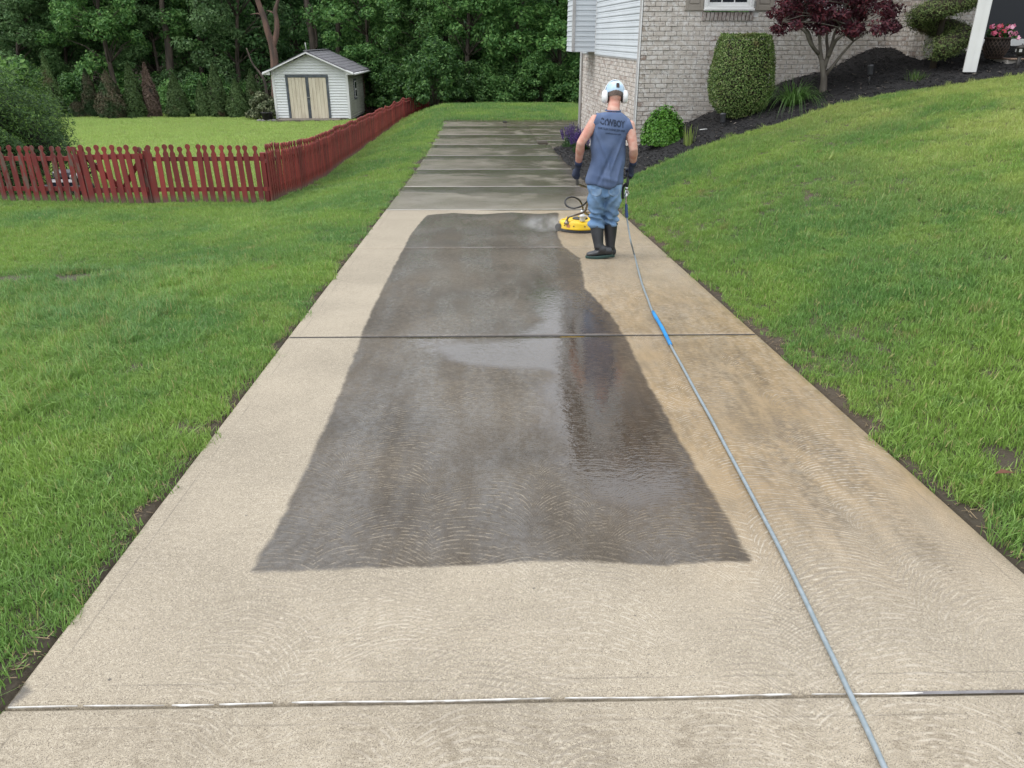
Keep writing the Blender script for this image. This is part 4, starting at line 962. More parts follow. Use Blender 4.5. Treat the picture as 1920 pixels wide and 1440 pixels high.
# ================================================================== PICKET FENCE
def paint_mat(name, wear, footed=True):
    x = N(name); v = x.obj(); isl = x.orand()
    gv = x.n('ShaderNodeVectorMath', _operation='ADD'); x.set(gv.inputs[0], x.scale(v, (1, 1, .18))); 
    off = x.n('ShaderNodeCombineXYZ', X=x.math('MULTIPLY', isl, 37.0), Y=x.math('MULTIPLY', isl, 11.0)); x.set(gv.inputs[1], off.outputs[0])
    nn = x.noise(gv.outputs[0], 16, 5, .65); wd = x.noise(gv.outputs[0], 40, 3)
    red = x.mix(isl, (.30, .052, .044), (.19, .033, .029)); red = x.mix(x.rng(x.noise(gv.outputs[0], 5, 4), .35, .7), red, (.145, .032, .030))
    wood = x.mix(wd, (.185, .125, .10), (.115, .075, .06))
    zz = x.n('ShaderNodeSeparateXYZ', Vector=v).outputs[2]
    foot = x.rng(x.math('ADD', zz, x.math('MULTIPLY', nn, .12)), .26, .10)
    m = x.math('MAXIMUM', x.rng(x.math('MULTIPLY_ADD', isl, .12, nn), .72 - wear, .80 - wear), x.math('MULTIPLY', foot, .9 if footed else 0.0))
    x.put(Base__Color=x.mix(m, red, wood), Roughness=x.math('MULTIPLY_ADD', m, .25, .6), Normal=x.bump(wd, .25, .003)); x.bsdf.inputs['Specular IOR Level'].default_value = .3
    return x.m
red_m = paint_mat('red fence paint', .02); worn_m = paint_mat('worn red fence paint', .12); rail_m = paint_mat('red rail paint', .04, False); wrail_m = paint_mat('worn rail paint', .08, False)
PW, PT_ = .092, .02
def picket_outline(h, w=PW, k=0.0):
    r = w * .5; out = [(-w / 2, 0), (w / 2, 0), (w / 2, h - .165), (w * .28, h - .125), (w * .27, h - .10)]
    for a in np.linspace(-38, 218, 12): out.append((r * .98 * math.cos(R(a)), h - .052 + r * 1.05 * math.sin(R(a))))
    out += [(-w * .27, h - .10), (-w * .28, h - .125), (-w / 2, h - .165)]
    return out
def picket_mesh(h, mat_, k=0):
    me = MB().prism(picket_outline(h), PT_).mesh('picket'); me.materials.append(mat_); return me
pm_red = [picket_mesh(h, red_m) for h in (1.06, 1.03, 1.0, .97, .95)]; pm_worn = [picket_mesh(h, worn_m) for h in (1.03, 1.0)]
def gz(x, y): return float(ground_z(x, y))
def fence_run(name, A, B, label, meshes, spacing=.148, scallop=False, lean=0.0, post_every=2.44, parent_kind='fence', face=1, wear=False, start=0.5):
    A, B = Vector(A), Vector(B); L = (B - A).length; d = (B - A).normalized(); nrm = Vector((d.y, -d.x)) * (1 if face > 0 else -1)
    root = empty(name, (A.x, A.y, gz(A.x, A.y)), label=label, cat='fence'); ang = math.atan2(d.y, d.x); n = int(L / spacing); mt = wrail_m if wear else rail_m
    for k in range(n):
        t = (k + start) * spacing; p = A + d * t; ph = (t % post_every) / post_every
        j = min(4, int(5 * (math.sin(math.pi * ph)) * .999)) if scallop else rnd.randrange(len(meshes) if not wear else 2)
        me = meshes[min(j, len(meshes) - 1)]
        if not scallop: me = meshes[0] if rnd.random() < .8 else meshes[1]
        o = link('picket', me, None, root); q_ = p + nrm * .03
        o.location = (q_.x, q_.y, gz(q_.x, q_.y) - .015 + rnd.uniform(-.008, .008)); o.rotation_euler = (rnd.gauss(0, .008), lean + rnd.gauss(0, .020), ang)
    np_ = max(1, round(L / post_every))
    for k in range(np_ + 1):
        p = A + d * (L * k / np_) - nrm * .055; z = gz(p.x, p.y)
        MB().box((p.x, p.y, z + .40), (.088, .088, 1.0), .006, Matrix.Rotation(ang, 3, 'Z')).build('post', mt, root)
    for h in (.26, .80):
        for k in range(np_):
            a = A + d * (L * k / np_ + .01) - nrm * .002; b = A + d * (L * (k + 1) / np_ - .01) - nrm * .002
            MB().bar((a.x, a.y, gz(a.x, a.y) + h), (b.x, b.y, gz(b.x, b.y) + h), .038, .075).build('rail', mt, root)
    return root
cor = at(507, 378, 14.4).xy
fy = 14.42
fx = lambda px: at(px, 378, fy).x
fence_run('picket_fence', (fx(290), fy), (cor.x - .02, fy), 'front run of red picket fence between the gate and the corner', pm_red, lean=-.02)
fence_run('picket_fence', (-11.4, fy + .06), (fx(166), fy + .06), 'weathered greyish-red picket fence left of the gate before the yew', pm_worn, spacing=.150, wear=True)
# gate with its cross braces
gA, gB = Vector((fx(172), fy - .02)), Vector((fx(284), fy - .02)); gate = empty('garden_gate', (gA.x, gA.y, gz(gA.x, gA.y)), label='red picket gate with crossed braces in the front fence', cat='gate')
ng_ = 8
for k in range(ng_):
    x = gA.x + (gB.x - gA.x) * (k + .5) / ng_
    o = link('picket', pm_red[k % 2], None, gate); o.location = (x, fy - .05, gz(x, fy) + .0 + .012 * k / ng_); o.rotation_euler = (0, -.03 + rnd.gauss(0, .006), 0)
z0 = gz(gA.x, fy)
for h in (.24, .83): MB().bar((gA.x, fy - .02, z0 + h), (gB.x, fy - .02, z0 + h + .02), .035, .09).build('rail', rail_m, gate)
MB().bar((gA.x + .08, fy + .012, z0 + .80), (gB.x - .5, fy + .012, z0 + .26), .022, .085).build('brace', rail_m, gate)
MB().bar((gA.x + .62, fy + .030, z0 + .26), (gB.x - .05, fy + .030, z0 + .82), .014, .085).build('brace', rail_m, gate)
for x, lab in ((fx(168), 'weathered gate post on the yew side of the red gate'), (fx(288), 'split grey gate post on the corner side of the red gate')):
    root = empty('gate_post', (x, fy + .03, gz(x, fy)), label=lab, cat='post'); z = gz(x, fy)
    MB().box((x, fy + .06, z + .42), (.10, .09, 1.05), .006).build('post', wrail_m, root); 
    for dx in (-.05, .055): o = link('picket', pm_worn[0], None, root); o.location = (x + dx, fy - .0, z - .01); o.rotation_euler = (0, -.02 + dx * .3, 0)
# long side run towards the wood
side_pts = [(cor.x, 14.40), (-4.62, 20.2), (-5.10, 28.0), (-5.28, 34.0), (-5.20, 38.5), (-5.05, 40.4)]
def side_xy(t):
    ys = [p[1] for p in side_pts]; return Vector((float(np.interp(t, ys, [p[0] for p in side_pts])), t))
sroot = empty('picket_fence', (cor.x, 14.4, gz(cor.x, 14.4)), label='long red picket fence running beside the driveway to the wood', cat='fence')
t = 14.44; k = 0
while t < 40.4:
    p = side_xy(t); d = (side_xy(min(t + .1, 40.4)) - side_xy(t - .1)).normalized(); ph = ((t - 14.4) % 2.44) / 2.44
    j = min(4, int((1.3 if t < 33 else 4.6) * math.sin(math.pi * ph))); o = link('picket', pm_red[j], None, sroot)
    o.location = (p.x + .03, p.y, gz(p.x, p.y) - .01 + rnd.uniform(-.006, .006)); o.rotation_euler = (rnd.gauss(0, .006), rnd.gauss(0, .010), math.atan2(d.y, d.x))
    t += .148; k += 1
t = 14.4
while t < 40.3:
    p = side_xy(t); q_ = side_xy(min(t + 2.44, 40.4)); 
    MB().box((p.x - .05, p.y + .05, gz(p.x, p.y) + .40), (.088, .088, 1.0), .006).build('post', rail_m, sroot)
    for h in (.26, .76): MB().bar((p.x, p.y + .01, gz(p.x, p.y) + h), (q_.x, q_.y - .01, gz(q_.x, q_.y) + h), .035, .075).build('rail', rail_m, sroot)
    t += 2.44
# last short panel turning behind the lawn
fence_run('picket_fence', (-5.05, 40.45), (-4.2, 41.6), 'short end panel closing the side fence at the wood', pm_red, scallop=True, post_every=1.4)

# ================================================================== SHED
SX0, SX1, SY0, SY1 = -11.55, -7.93, 40.0, 44.2; SBZ = -2.04; EZ = .24; AX = (SX0 + SX1) / 2; AZ = 1.02
shed = empty('garden_shed', (AX, SY0, SBZ), label='white sided garden shed with beige double doors and grey roof', cat='shed')
vin_m = mk('shed vinyl siding', (.72, .735, .725), (.63, .64, .61), .55, ns=1.5, bs=20, bstr=.05, lo=.45, hi=.8)
vin_shade_m = mk('shaded shed siding', (.46, .46, .40), (.34, .35, .28), .6, ns=1.5, bs=20, bstr=.05)  # right wall toned darker, its shade put into the siding colour
slate_m = mk('slate grey door trim', (.10, .115, .13), (.06, .07, .08), .6, ns=5); ply_m = mk('weathered plywood', (.68, .61, .47), (.55, .48, .36), .8, ns=4, bs=30, bstr=.3, stretch=(1, 1, .2))
core = MB(); core.box((AX, (SY0 + SY1) / 2, (SBZ + EZ) / 2), (SX1 - SX0 - .06, SY1 - SY0 - .06, EZ - SBZ))
core.add([(SX0 + .03, SY0 + .03, EZ), (SX1 - .03, SY0 + .03, EZ), (AX, SY0 + .03, AZ - .1), (SX0 + .03, SY1 - .03, EZ), (SX1 - .03, SY1 - .03, EZ), (AX, SY1 - .03, AZ - .1)], [(0, 1, 2), (5, 4, 3), (0, 2, 5, 3), (1, 4, 5, 2)])
core.build('wall', vin_m, shed)
dx0, dx1, dzt = -10.92, -8.86, .02
nf = Vector((0, -1)); h = .125; z = SBZ + .10
def sboard(a, b, z, n, mt):
    pr = [(.0, -.004), (.040, -.004), (.043, .012), (.026, h * .5), (.030, h * .56), (.010, h - .026), (.0, h - .026)]; V = []
    for p in (a, b):
        for d, zz in pr: V.append((p[0] + n.x * d, p[1] + n.y * d, z + zz))
    m = len(pr); return MB().add(V, [tuple(range(m - 1, -1, -1)), tuple(range(m, 2 * m))] + [(i, (i + 1) % m, (i + 1) % m + m, i + m) for i in range(m)])
while z < AZ - .16:
    if z < EZ: a, b = SX0, SX1
    else:
        q_ = 1 - (z + h - EZ) / (AZ - EZ); a, b = AX - (AX - SX0) * q_, AX + (SX1 - AX) * q_
    segs = [(a, dx0), (dx1, b)] if z + h * .5 < dzt else [(a, b)]
    for s0, s1 in segs: sboard((s0, SY0 + .028), (s1, SY0 + .028), z, nf, vin_m).build('siding_board', vin_m, shed)
    if z + h < EZ - .02: sboard((SX1 - .028, SY0), (SX1 - .028, SY1), z, Vector((1, 0)), vin_shade_m).build('siding_board', vin_shade_m, shed)
    z += h
MB().box((AX, SY0 + .25, SBZ + .04), (SX1 - SX0 - .02, .5, .14)).build('sill_beam', mk('old timber', (.20, .18, .15), rough=.9), shed)
for x in (SX0 + .03, SX1 - .03): MB().box((x, SY0 + .0, (SBZ + .05 + EZ) / 2), (.11, .045, EZ - SBZ - .05), .005).build('corner_trim', white_m, shed)
MB().box((SX1 + .0, SY0 + .055, (SBZ + .05 + EZ) / 2), (.045, .11, EZ - SBZ - .05), .005).build('corner_trim', white_m, shed)
# doors
fr = MB(); t = .11
for a, b, u, v_ in [(dx0, dx0 + t, SBZ + .05, dzt), (dx1 - t, dx1, SBZ + .05, dzt), (dx0 + t, dx1 - t, dzt - .12, dzt)]: fr.box(((a + b) / 2, SY0 - .01, (u + v_) / 2), (b - a, .05, v_ - u), .004)
fr.build('door_frame', slate_m, shed)
mid = (dx0 + dx1) / 2
for a, b in ((dx0 + t + .005, mid - .07), (mid + .07, dx1 - t - .005)):
    root = MB(); nb = 5
    root.box(((a + b) / 2, SY0 + .012, (SBZ + .06 + dzt - .12) / 2), (b - a, .01, dzt - .12 - SBZ - .06)); door = root.build('door', ply_m, shed)
    for k in range(nb):
        x0 = a + (b - a) * k / nb; x1 = a + (b - a) * (k + 1) / nb; MB().box(((x0 + x1) / 2, SY0 - .004, (SBZ + .06 + dzt - .125) / 2), (x1 - x0 - .014, .02, dzt - .13 - SBZ - .06), .003).build('plank', ply_m, door)
MB().box((mid - .035, SY0 - .012, (SBZ + .06 + dzt - .12) / 2), (.066, .05, dzt - .13 - SBZ - .06), .004).build('door_stile', slate_m, shed); MB().box((mid + .035, SY0 - .010, (SBZ + .06 + dzt - .12) / 2), (.066, .045, dzt - .13 - SBZ - .06), .004).build('door_stile', slate_m, shed)
MB().box((mid + .02, SY0 - .05, -1.0), (.16, .03, .05), .005).build('latch', mk('zinc latch', (.3, .3, .3), rough=.4, metallic=.8), shed)
# side window
MB().box((SX1 + .012, 41.7, -.72), (.05, .62, .95), .005).build('window_trim', slate_m, shed); wn_ = MB().box((SX1 + .03, 41.7, -.72), (.04, .46, .78), .004).build('window', white_m, shed)
for dz in (-.19, .19): MB().box((SX1 + .046, 41.7, -.72 + dz), (.015, .36, .30)).build('pane', glass_m, wn_)
# roof
rs = mk('grey shed shingles', (.165, .16, .17), (.11, .108, .115), .9, ns=5, bs=22, bstr=.6, bdist=.02); ov = .36
sl = (AZ - EZ) / (AX - SX0)
for sgn in (-1, 1):
    e = AX + sgn * (AX - SX0 + ov); ez = AZ - sl * (AX - SX0 + ov); b = MB()
    V = [(AX, SY0 - .28, AZ), (AX, SY1 + .2, AZ), (e, SY1 + .2, ez), (e, SY0 - .28, ez)]; V += [(x, y, z_ + .055) for x, y, z_ in V]
    b.add(V, [(3, 2, 1, 0), (4, 5, 6, 7), (0, 4, 7, 3), (1, 2, 6, 5), (2, 3, 7, 6), (0, 1, 5, 4)]); rf = b.build('roof_slope', rs, shed)
    for k in range(9):      # shingle courses
        u0, u1 = k / 9, (k + 1) / 9; p0 = (AX + (e - AX) * u0, AZ + (ez - AZ) * u0 + .056); p1 = (AX + (e - AX) * u1, AZ + (ez - AZ) * u1 + .056)
        MB().add([(p0[0], SY0 - .285, p0[1] + .001), (p0[0], SY1 + .2, p0[1] + .001), (p1[0], SY1 + .2, p1[1] + .014), (p1[0], SY0 - .285, p1[1] + .014), (p1[0], SY1 + .2, p1[1] + .0), (p1[0], SY0 - .285, p1[1])], [(0, 1, 2, 3) if sgn < 0 else (3, 2, 1, 0), (3, 2, 4, 5)]).build('shingle_course', rs, rf)
    MB().bar((AX, SY0 - .30, AZ - .02), (e, SY0 - .30, ez - .02), .05, .14, up=(0, 1, 0)).build('barge_board', white_m, shed)
    MB().add([(AX + sgn * (AX - SX0), SY0 - .29, ez - .06), (e, SY0 - .29, ez - .06), (e, SY0 - .29, ez + .06), (AX + sgn * (AX - SX0), SY0 - .29, EZ + .02), (AX + sgn * (AX - SX0), SY0 + .05, ez - .06), (e, SY0 + .05, ez - .06)], [(0, 1, 2, 3), (1, 0, 4, 5)]).build('eave_return', white_m, shed)
    if sgn > 0: MB().tube([(e + .05, SY0 - .25, ez - .02), (e + .05, SY1 + .2, ez - .05)], .055, 8).build('gutter', white_m, shed)
MB().bar((AX, SY0 - .29, AZ + .07), (AX, SY1 + .2, AZ + .07), .22, .03).build('ridge_cap', rs, shed)
MB().tube([(SX1 + .06, SY1 - .05, EZ - .25), (SX1 + .03, SY1 - .03, EZ - .45), (SX1 + .04, SY1 - .03, SBZ + .1)], .045, 8).build('downspout', mk('brown downspout', (.12, .08, .06), rough=.5), shed)
MB().tube([(AX - .05, SY0 + .1, AZ + .04), (AX - .08, SY0 + .1, AZ + .42)], .018, 6).build('vent_pipe', trim_m, shed)
MB().box((AX - .1, SY0 - .45, SBZ + .03), (3.0, .8, .10), .01).build('ramp', mk('worn ramp', (.19, .16, .13), (.12, .105, .085), .9, ns=3), shed)

# things around the shed
lm_rho = leaf_mat('pale broad leaves', [(.07, .10, .045), (.13, .16, .08), (.24, .25, .14)], .15)
o = make_shrub('broadleaf_shrub', .75, .65, 1.35, 40, 90, .13, lm_rho, 81); p = at(497, 205, 40.3); o.location = (p.x - .1, 40.3, gz(p.x, 40.3)); props(o, label='pale-leaved shrub at the left front corner of the shed', cat='shrub')
p = at(501, 222, 39.6); pot = empty('planter', (p.x, 39.6, gz(p.x, 39.6)), label='black planter on stones at the shed corner', cat='planter')
blk_m = mk('black plastic', (.012, .012, .013), (.02, .02, .02), .45); stone_m = mk('grey stone', (.20, .19, .18), (.12, .115, .11), .9, ns=8, bs=20, bstr=.5)
Mx = Matrix.Translation((p.x, 39.6, gz(p.x, 39.6))); MB().lathe([(.10, .08), (.22, .10), (.26, .38), (.29, .40), (.29, .44), (.25, .44), (.23, .38)], 18, Mx).build('bowl', blk_m, pot)
for k in range(4): MB().ball((p.x - .35 + .23 * k, 39.5, gz(p.x, 39.5) + .04), (.16, .13, .09), 9, 6).build('stone', stone_m, pot)
p = at(700, 208, 45.5); tb = empty('wooden_platform', (p.x, 45.5, gz(p.x, 45.5)), label='low reddish wooden platform just right behind the shed', cat='platform'); gzz = gz(p.x, 45.5); rw = mk('faded red boards', (.22, .10, .085), (.16, .12, .10), .8)
for k in range(5): MB().box((p.x + .1, 45.1 + k * .22, at(700, 202, 45.5).z), (1.5, .2, .05), .004).build('board', rw, tb)
for sx in (-.6, .75):
    for sy in (45.1, 46.0): MB().box((p.x + sx, sy, (gzz + at(700, 202, 45.5).z) / 2 - .02), (.1, .1, at(700, 202, 45.5).z - gzz), .004).build('leg', rw, tb)
MB().box((p.x + .1, 45.02, at(700, 202, 45.5).z - .11), (1.5, .05, .16), .004).build('apron', rw, tb)
# yew behind the front fence
lm_yew = leaf_mat('yew sprays', [(.015, .040, .011), (.030, .075, .018), (.065, .125, .028)], .12, .6)
lm_yewt = leaf_mat('young yew tips', [(.055, .13, .018), (.10, .20, .03), (.16, .27, .05)], .2, .55)
q = np.random.default_rng(90); n = 44000
yew = empty('yew_bush', (-11.1, 17.0, gz(-11.1, 17.0)), world_parts=False, label='big dark green yew bush behind the front fence at the left edge', cat='shrub')
d = q.normal(0, 1, (n, 3)); d /= np.linalg.norm(d, axis=1)[:, None]; d[:, 2] = np.abs(d[:, 2])
a = np.arctan2(d[:, 1], d[:, 0]); lump = 1 + .10 * np.sin(a * 5 + d[:, 2] * 4) + .07 * np.sin(a * 11 + d[:, 2] * 13) + .05 * np.sin(a * 3 - d[:, 2] * 9)
shape = np.stack([np.sign(d[:, 0]) * np.abs(d[:, 0]) ** .8 * 1.72, np.sign(d[:, 1]) * np.abs(d[:, 1]) ** .8 * 1.35, np.abs(d[:, 2]) ** .72 * 2.30], -1)
C = shape * (lump * q.uniform(.80, 1.0, n))[:, None]; C[:, 2] += .08
link('foliage', crown_mesh('foliage', C, d + np.array([0, 0, .5]), .085, .017, 3, .6), lm_yew, yew)
tipm = (d[:, 2] > .35) & (q.uniform(0, 1, n) < .45); Ct = C[tipm] * 1.02; Nt = d[tipm] * .4 + np.array([.3, -.2, .1])
V, F = leaf_quads(Ct + q.normal(0, .02, Ct.shape), Nt, .085, .016, q, .5); link('young_tips', np_mesh('young_tips', V, F), lm_yewt, yew)
cb = MB(); cb.ball((0, 0, .95), (1.25, .95, 1.05), 14, 10); cb.build('branch_core', mk('yew interior', (.012, .016, .008), (.02, .018, .012), .95), yew)  # added solid dark core, blocks the view through the yew
sap = empty('sapling', (-11.9, 18.6, gz(-11.9, 18.6)), label='bright green sapling tip showing above the yew at the left edge', cat='sapling'); zt = at(8, 122, 18.6).z; xs_ = at(-12, 122, 18.6).x
MB().tube([(-11.9, 18.6, gz(-11.9, 18.6) - .1), (-11.9, 18.6, 0.0), (xs_, 18.6, zt + .1)], [.03, .02, .008], 6).build('stem', bark_m, sap)
lf = leaf_mat('bright leaves', [(.10, .24, .03), (.16, .32, .05)], .35)
C = np.array([(xs_ + q.uniform(-.2, .62), 18.6 + q.uniform(-.2, .2), zt + q.uniform(-.28, .16)) for _ in range(46)]); link('leaves', crown_mesh('leaves', C, np.tile([0, -.6, .6], (46, 1)), .20, .11, 5, .3), lf, sap)
# mower parked in the yard behind the gate
mp_ = at(125, 345, 15.9); mz = gz(mp_.x, 15.9); mow = empty('lawn_mower', (mp_.x, 15.9, mz), label='dark machine with a pale panel parked behind the fence left of the gate', cat='mower')
navy = mk('dark blue enamel', (.012, .016, .035), (.01, .01, .015), .3)
MB().box((mp_.x, 15.9, mz + .26), (.60, .42, .20), .05).build('deck', navy, mow); MB().box((mp_.x - .02, 15.9, mz + .44), (.34, .28, .16), .04).build('engine', mk('grey engine cover', (.10, .10, .11), rough=.4), mow); MB().box((mp_.x + .24, 15.88, mz + .40), (.14, .30, .08), .02).build('cover', mk('pale grey panel', (.34, .34, .34), rough=.5), mow)
for sx in (-.3, .3):
    for sy in (-.22, .22): MB().lathe([(.03, -.035), (.11, -.035), (.13, -.02), (.13, .02), (.11, .035), (.03, .035)], 14, Matrix.Translation((mp_.x + sx, 15.9 + sy, mz + .14)) @ Matrix.Rotation(R(90), 4, 'X')).build('wheel', blk_m, mow)
MB().tube([(mp_.x + .28, 15.8, mz + .3), (mp_.x + .62, 15.8, mz + .62), (mp_.x + .66, 15.8, mz + .64), (mp_.x + .66, 16.1, mz + .64), (mp_.x + .28, 16.1, mz + .3)], .014, 6).build('handle', blk_m, mow)
# ================================================================== PLANTS AND FITTINGS OF THE BED
def bed(px, py, Y):
    p = at(px, py, Y); return Vector((p.x, Y, mulch_z(p.x, Y)))
# clipped boxwood
bx = bed(1383, 205, 15.15); w_, h_ = .565, at(1383, 69, 15.15).z - bx.z
lm_box = leaf_mat('boxwood leaves', [(.040, .080, .018), (.075, .13, .028), (.125, .19, .05), (.20, .23, .09)], .18, .45, patch=(3.0, (.13, .11, .045), .54, .72))
box = empty('boxwood', bx, world_parts=False, label='tall clipped boxwood, flat-topped, against the brick front wall', cat='shrub')
q = np.random.default_rng(101); n = 21000
t = q.uniform(0, 1, n); a = q.uniform(0, 6.283, n); top = q.uniform(0, 1, n) < .16; t[top] = 1.0
prof = np.interp(t, [0, .06, .16, .35, .6, .85, .95, 1.0], [.42, .62, .86, 1.0, .97, .86, .80, .74])
ca, sa_ = np.cos(a), np.sin(a); sq = (np.abs(ca) ** 3.2 + np.abs(sa_) ** 3.2) ** (-1 / 3.2)
rr = w_ * prof * sq * np.where(top, np.sqrt(q.uniform(0, 1, n)), q.uniform(.90, 1.0, n)) * (1 + .02 * np.sin(a * 9 + t * 17))
C = np.stack([rr * ca, rr * sa_, .02 + t * h_ + q.normal(0, .012, n) + np.where(top, .02 * np.sin(a * 3), 0)], -1)
Nn = np.stack([ca, sa_, np.full(n, .2)], -1); Nn[top] = [0, 0, 1]
link('foliage', crown_mesh('foliage', C, Nn, .036, .020, 7, .7), lm_box, box)
co = MB(); co.lathe([(w_ * .35, .0), (w_ * .62, .15 * h_), (w_ * .86, .4 * h_), (w_ * .80, .8 * h_), (w_ * .62, .96 * h_)], 16); co.build('branch_core', mk('boxwood interior', (.018, .020, .010), (.03, .022, .014), .95), box)  # solid dark core added inside the leaves against see-through
# bright rounded shrub near the corner
gp = bed(1242, 262, 15.25); lm_lime = leaf_mat('fresh green leaves', [(.045, .13, .016), (.075, .19, .024), (.12, .25, .04)], .25, .4)
gs = empty('rounded_shrub', gp, world_parts=False, label='bright green rounded shrub at the brick corner', cat='shrub'); n = 7000
d = q.normal(0, 1, (n, 3)); d /= np.linalg.norm(d, axis=1)[:, None]; d[:, 2] = np.abs(d[:, 2]); a = np.arctan2(d[:, 1], d[:, 0])
lump = 1 + .07 * np.sin(a * 6 + d[:, 2] * 7) + .05 * np.sin(a * 11); hgs = at(1242, 203, 15.25).z - gp.z
C = d * np.array([.40, .36, hgs]) * (lump * q.uniform(.78, 1.0, n))[:, None] + [0, 0, .02]
link('foliage', crown_mesh('foliage', C, d + [0, 0, .4], .055, .032, 8, .55), lm_lime, gs); co = MB(); co.ball((0, 0, .22), (.26, .24, .24), 12, 8); co.build('branch_core', mk('shrub interior', (.02, .03, .012), rough=.95), gs)  # filled dark ball added inside, closing the gaps between leaves
# Japanese maple
jp = bed(1546, 155, 15.0); jm = empty('maple_tree', jp, label='dark red weeping maple with forked grey stems before the wall', cat='tree')
jb = mk('maple bark', (.17, .15, .125), (.10, .085, .07), .85, ns=9, bs=30, bstr=.4, stretch=(1, 1, .3)); Yj = 15.0
J = lambda px, py, dy=0.0: at(px, py, Yj + dy)
tr = MB(); tr.tube(catmull([jp - Vector((0, 0, .08)), J(1545, 148), J(1543, 130), J(1541, 112)], 4), [.075, .07, .065, .06, .058, .056, .054, .052, .05, .05, .048, .047, .046], 9)
stems = [[J(1541, 114), J(1534, 100), J(1524, 86), J(1517, 62), J(1500, 44), J(1480, 30)], [J(1541, 116), J(1538, 92), J(1536, 62), J(1528, 36), J(1520, 10), J(1512, -20)],
         [J(1546, 125), J(1553, 106, -.05), J(1560, 82), J(1568, 56), J(1590, 38), J(1612, 25), J(1640, 18)], [J(1546, 128), J(1552, 100, .1), J(1550, 70, .1), J(1556, 36, .1), J(1566, 4, .1), J(1570, -40)],
         [J(1553, 106, -.1), J(1566, 78, -.3), J(1580, 66, -.4), J(1606, 52, -.45), J(1625, 44, -.4)], [J(1534, 100, -.1), J(1520, 82, -.3), J(1510, 60, -.4), J(1490, 48, -.5), J(1468, 40, -.5)], [J(1549, 140), J(1558, 128, -.1), J(1580, 100, -.2), J(1600, 78, -.3), J(1618, 60, -.3)], [J(1536, 62), J(1546, 40, -.3), J(1560, 20, -.4), J(1590, 8, -.5)]]
for st_ in stems:
    P_ = catmull(st_, 4); tr.tube(P_, [.038 * (1 - .8 * k / (len(P_) - 1)) for k in range(len(P_))], 6)
q = np.random.default_rng(111); cs = []; rs_ = []
for k in range(175):
    px = q.uniform(1452, 1684); py = q.uniform(-95, 48) + 14 * math.sin((px - 1456) / 224 * math.pi); edge_ = abs((px - 1566) / 112)
    py += 16 * edge_ ** 2 * .6 if py > 0 else 0
    c_ = J(px, py, q.uniform(-.75, .65)); cs.append(tuple(c_)); rs_.append(q.uniform(.10, .20))
    e_ = stems[k % 8][-2 + (k % 2)]; 
    if k % 3 == 0: tr.tube([e_, (Vector(e_) + c_) / 2 + Vector((0, 0, .05)), c_], [.010, .007, .003], 4)
tr.build('trunk', jb, jm)
lm_red = leaf_mat('dark red maple leaves', [(.036, .010, .018), (.066, .016, .026), (.105, .026, .038), (.17, .03, .038)], .25, .45)
C, Nn = clumps(cs, rs_, 95, q, .65); link('crown', crown_mesh('crown', C, Nn * [1, 1, 1] - [0, .3, 0], .085, .030, 9, .7), lm_red, jm)
# spiral topiary
tp_ = bed(1752, 112, 14.75); sp_ = empty('spiral_topiary', tp_, label='juniper clipped into a fat spiral beside the porch post', cat='topiary')
lm_jun = leaf_mat('juniper sprays', [(.055, .090, .026), (.10, .145, .040), (.17, .20, .07)], .12, .65, patch=(2.5, (.16, .11, .06), .60, .78))
q = np.random.default_rng(121); cen = []; rad = []
hz = lambda py: at(1755, py, 14.75).z; z_lo, z_hi = hz(90), hz(90) + 1.95; turns = 3.0
for k in range(240):
    u = k / 239; ang = -2.0 + u * turns * 6.283; Rr = .40 * (1 - .22 * u) * (1.0 if u > .1 else .8); cen.append((tp_.x + .02 + Rr * math.cos(ang), tp_.y + Rr * .9 * math.sin(ang), z_lo + (z_hi - z_lo) * u)); rad.append(.205 * (1 + .12 * math.sin(k * .9)) * (1 - .25 * u) + .03)
Cs = []; Ns = []
for c_, r_ in zip(cen, rad):
    m = 150; d = q.normal(0, 1, (m, 3)); d /= np.linalg.norm(d, axis=1)[:, None]; Cs.append(np.array(c_) + d * r_ * q.uniform(.75, 1.05, (m, 1)) * [1.15, 1.1, .85]); Ns.append(d + [0, 0, .5])
link('foliage', crown_mesh('foliage', np.vstack(Cs), np.vstack(Ns), .048, .014, 4, .5), lm_jun, sp_)
co = MB(); co.tube([(tp_.x, tp_.y, tp_.z - .1), (tp_.x, tp_.y, z_hi)], [.06, .03], 8); co.tube(cen[::4], [r_ * .72 for r_ in rad[::4]], 8); co.build('trunk', mk('juniper wood', (.030, .026, .016), (.05, .035, .022), .9), sp_)
# arching ornamental grass, stubs, tufts
def blades(name, base, n, L, W, spread, droop, mat_, label, cat, seed, r0=.06, up=.0):
    q = np.random.default_rng(seed); root = empty(name, base, label=label, cat=cat); V = []; F = []; k = 0
    for i in range(n):
        a = q.uniform(0, 6.283); dx, dy = math.cos(a), math.sin(a); l = L * q.uniform(.6, 1.1); s_ = spread * q.uniform(.3, 1.0); b = Vector(base) + Vector((dx, dy, 0)) * r0 * q.uniform(0, 1) ; sx, sy = -dy, dx
        m = 7
        for j in range(m + 1):
            t = j / m; p = b + Vector((dx, dy, 0)) * (l * s_ * t) + Vector((0, 0, l * (t * (1 - .25 * s_) - droop * s_ * t * t * t))); w = W * (1 - t ** 2) * .5 + .0006
            V += [(p.x - sx * w, p.y - sy * w, p.z), (p.x + sx * w, p.y + sy * w, p.z)]
            if j: F.append((k, k + 1, k + 3, k + 2)); k += 2
        k += 2
    link('blades', np_mesh('blades', V, F, True), mat_, root); return root
og = bed(1484, 212, 14.65); lm_og = leaf_mat('ornamental grass blades', [(.05, .12, .025), (.09, .19, .04), (.14, .25, .07)], .3, .4)
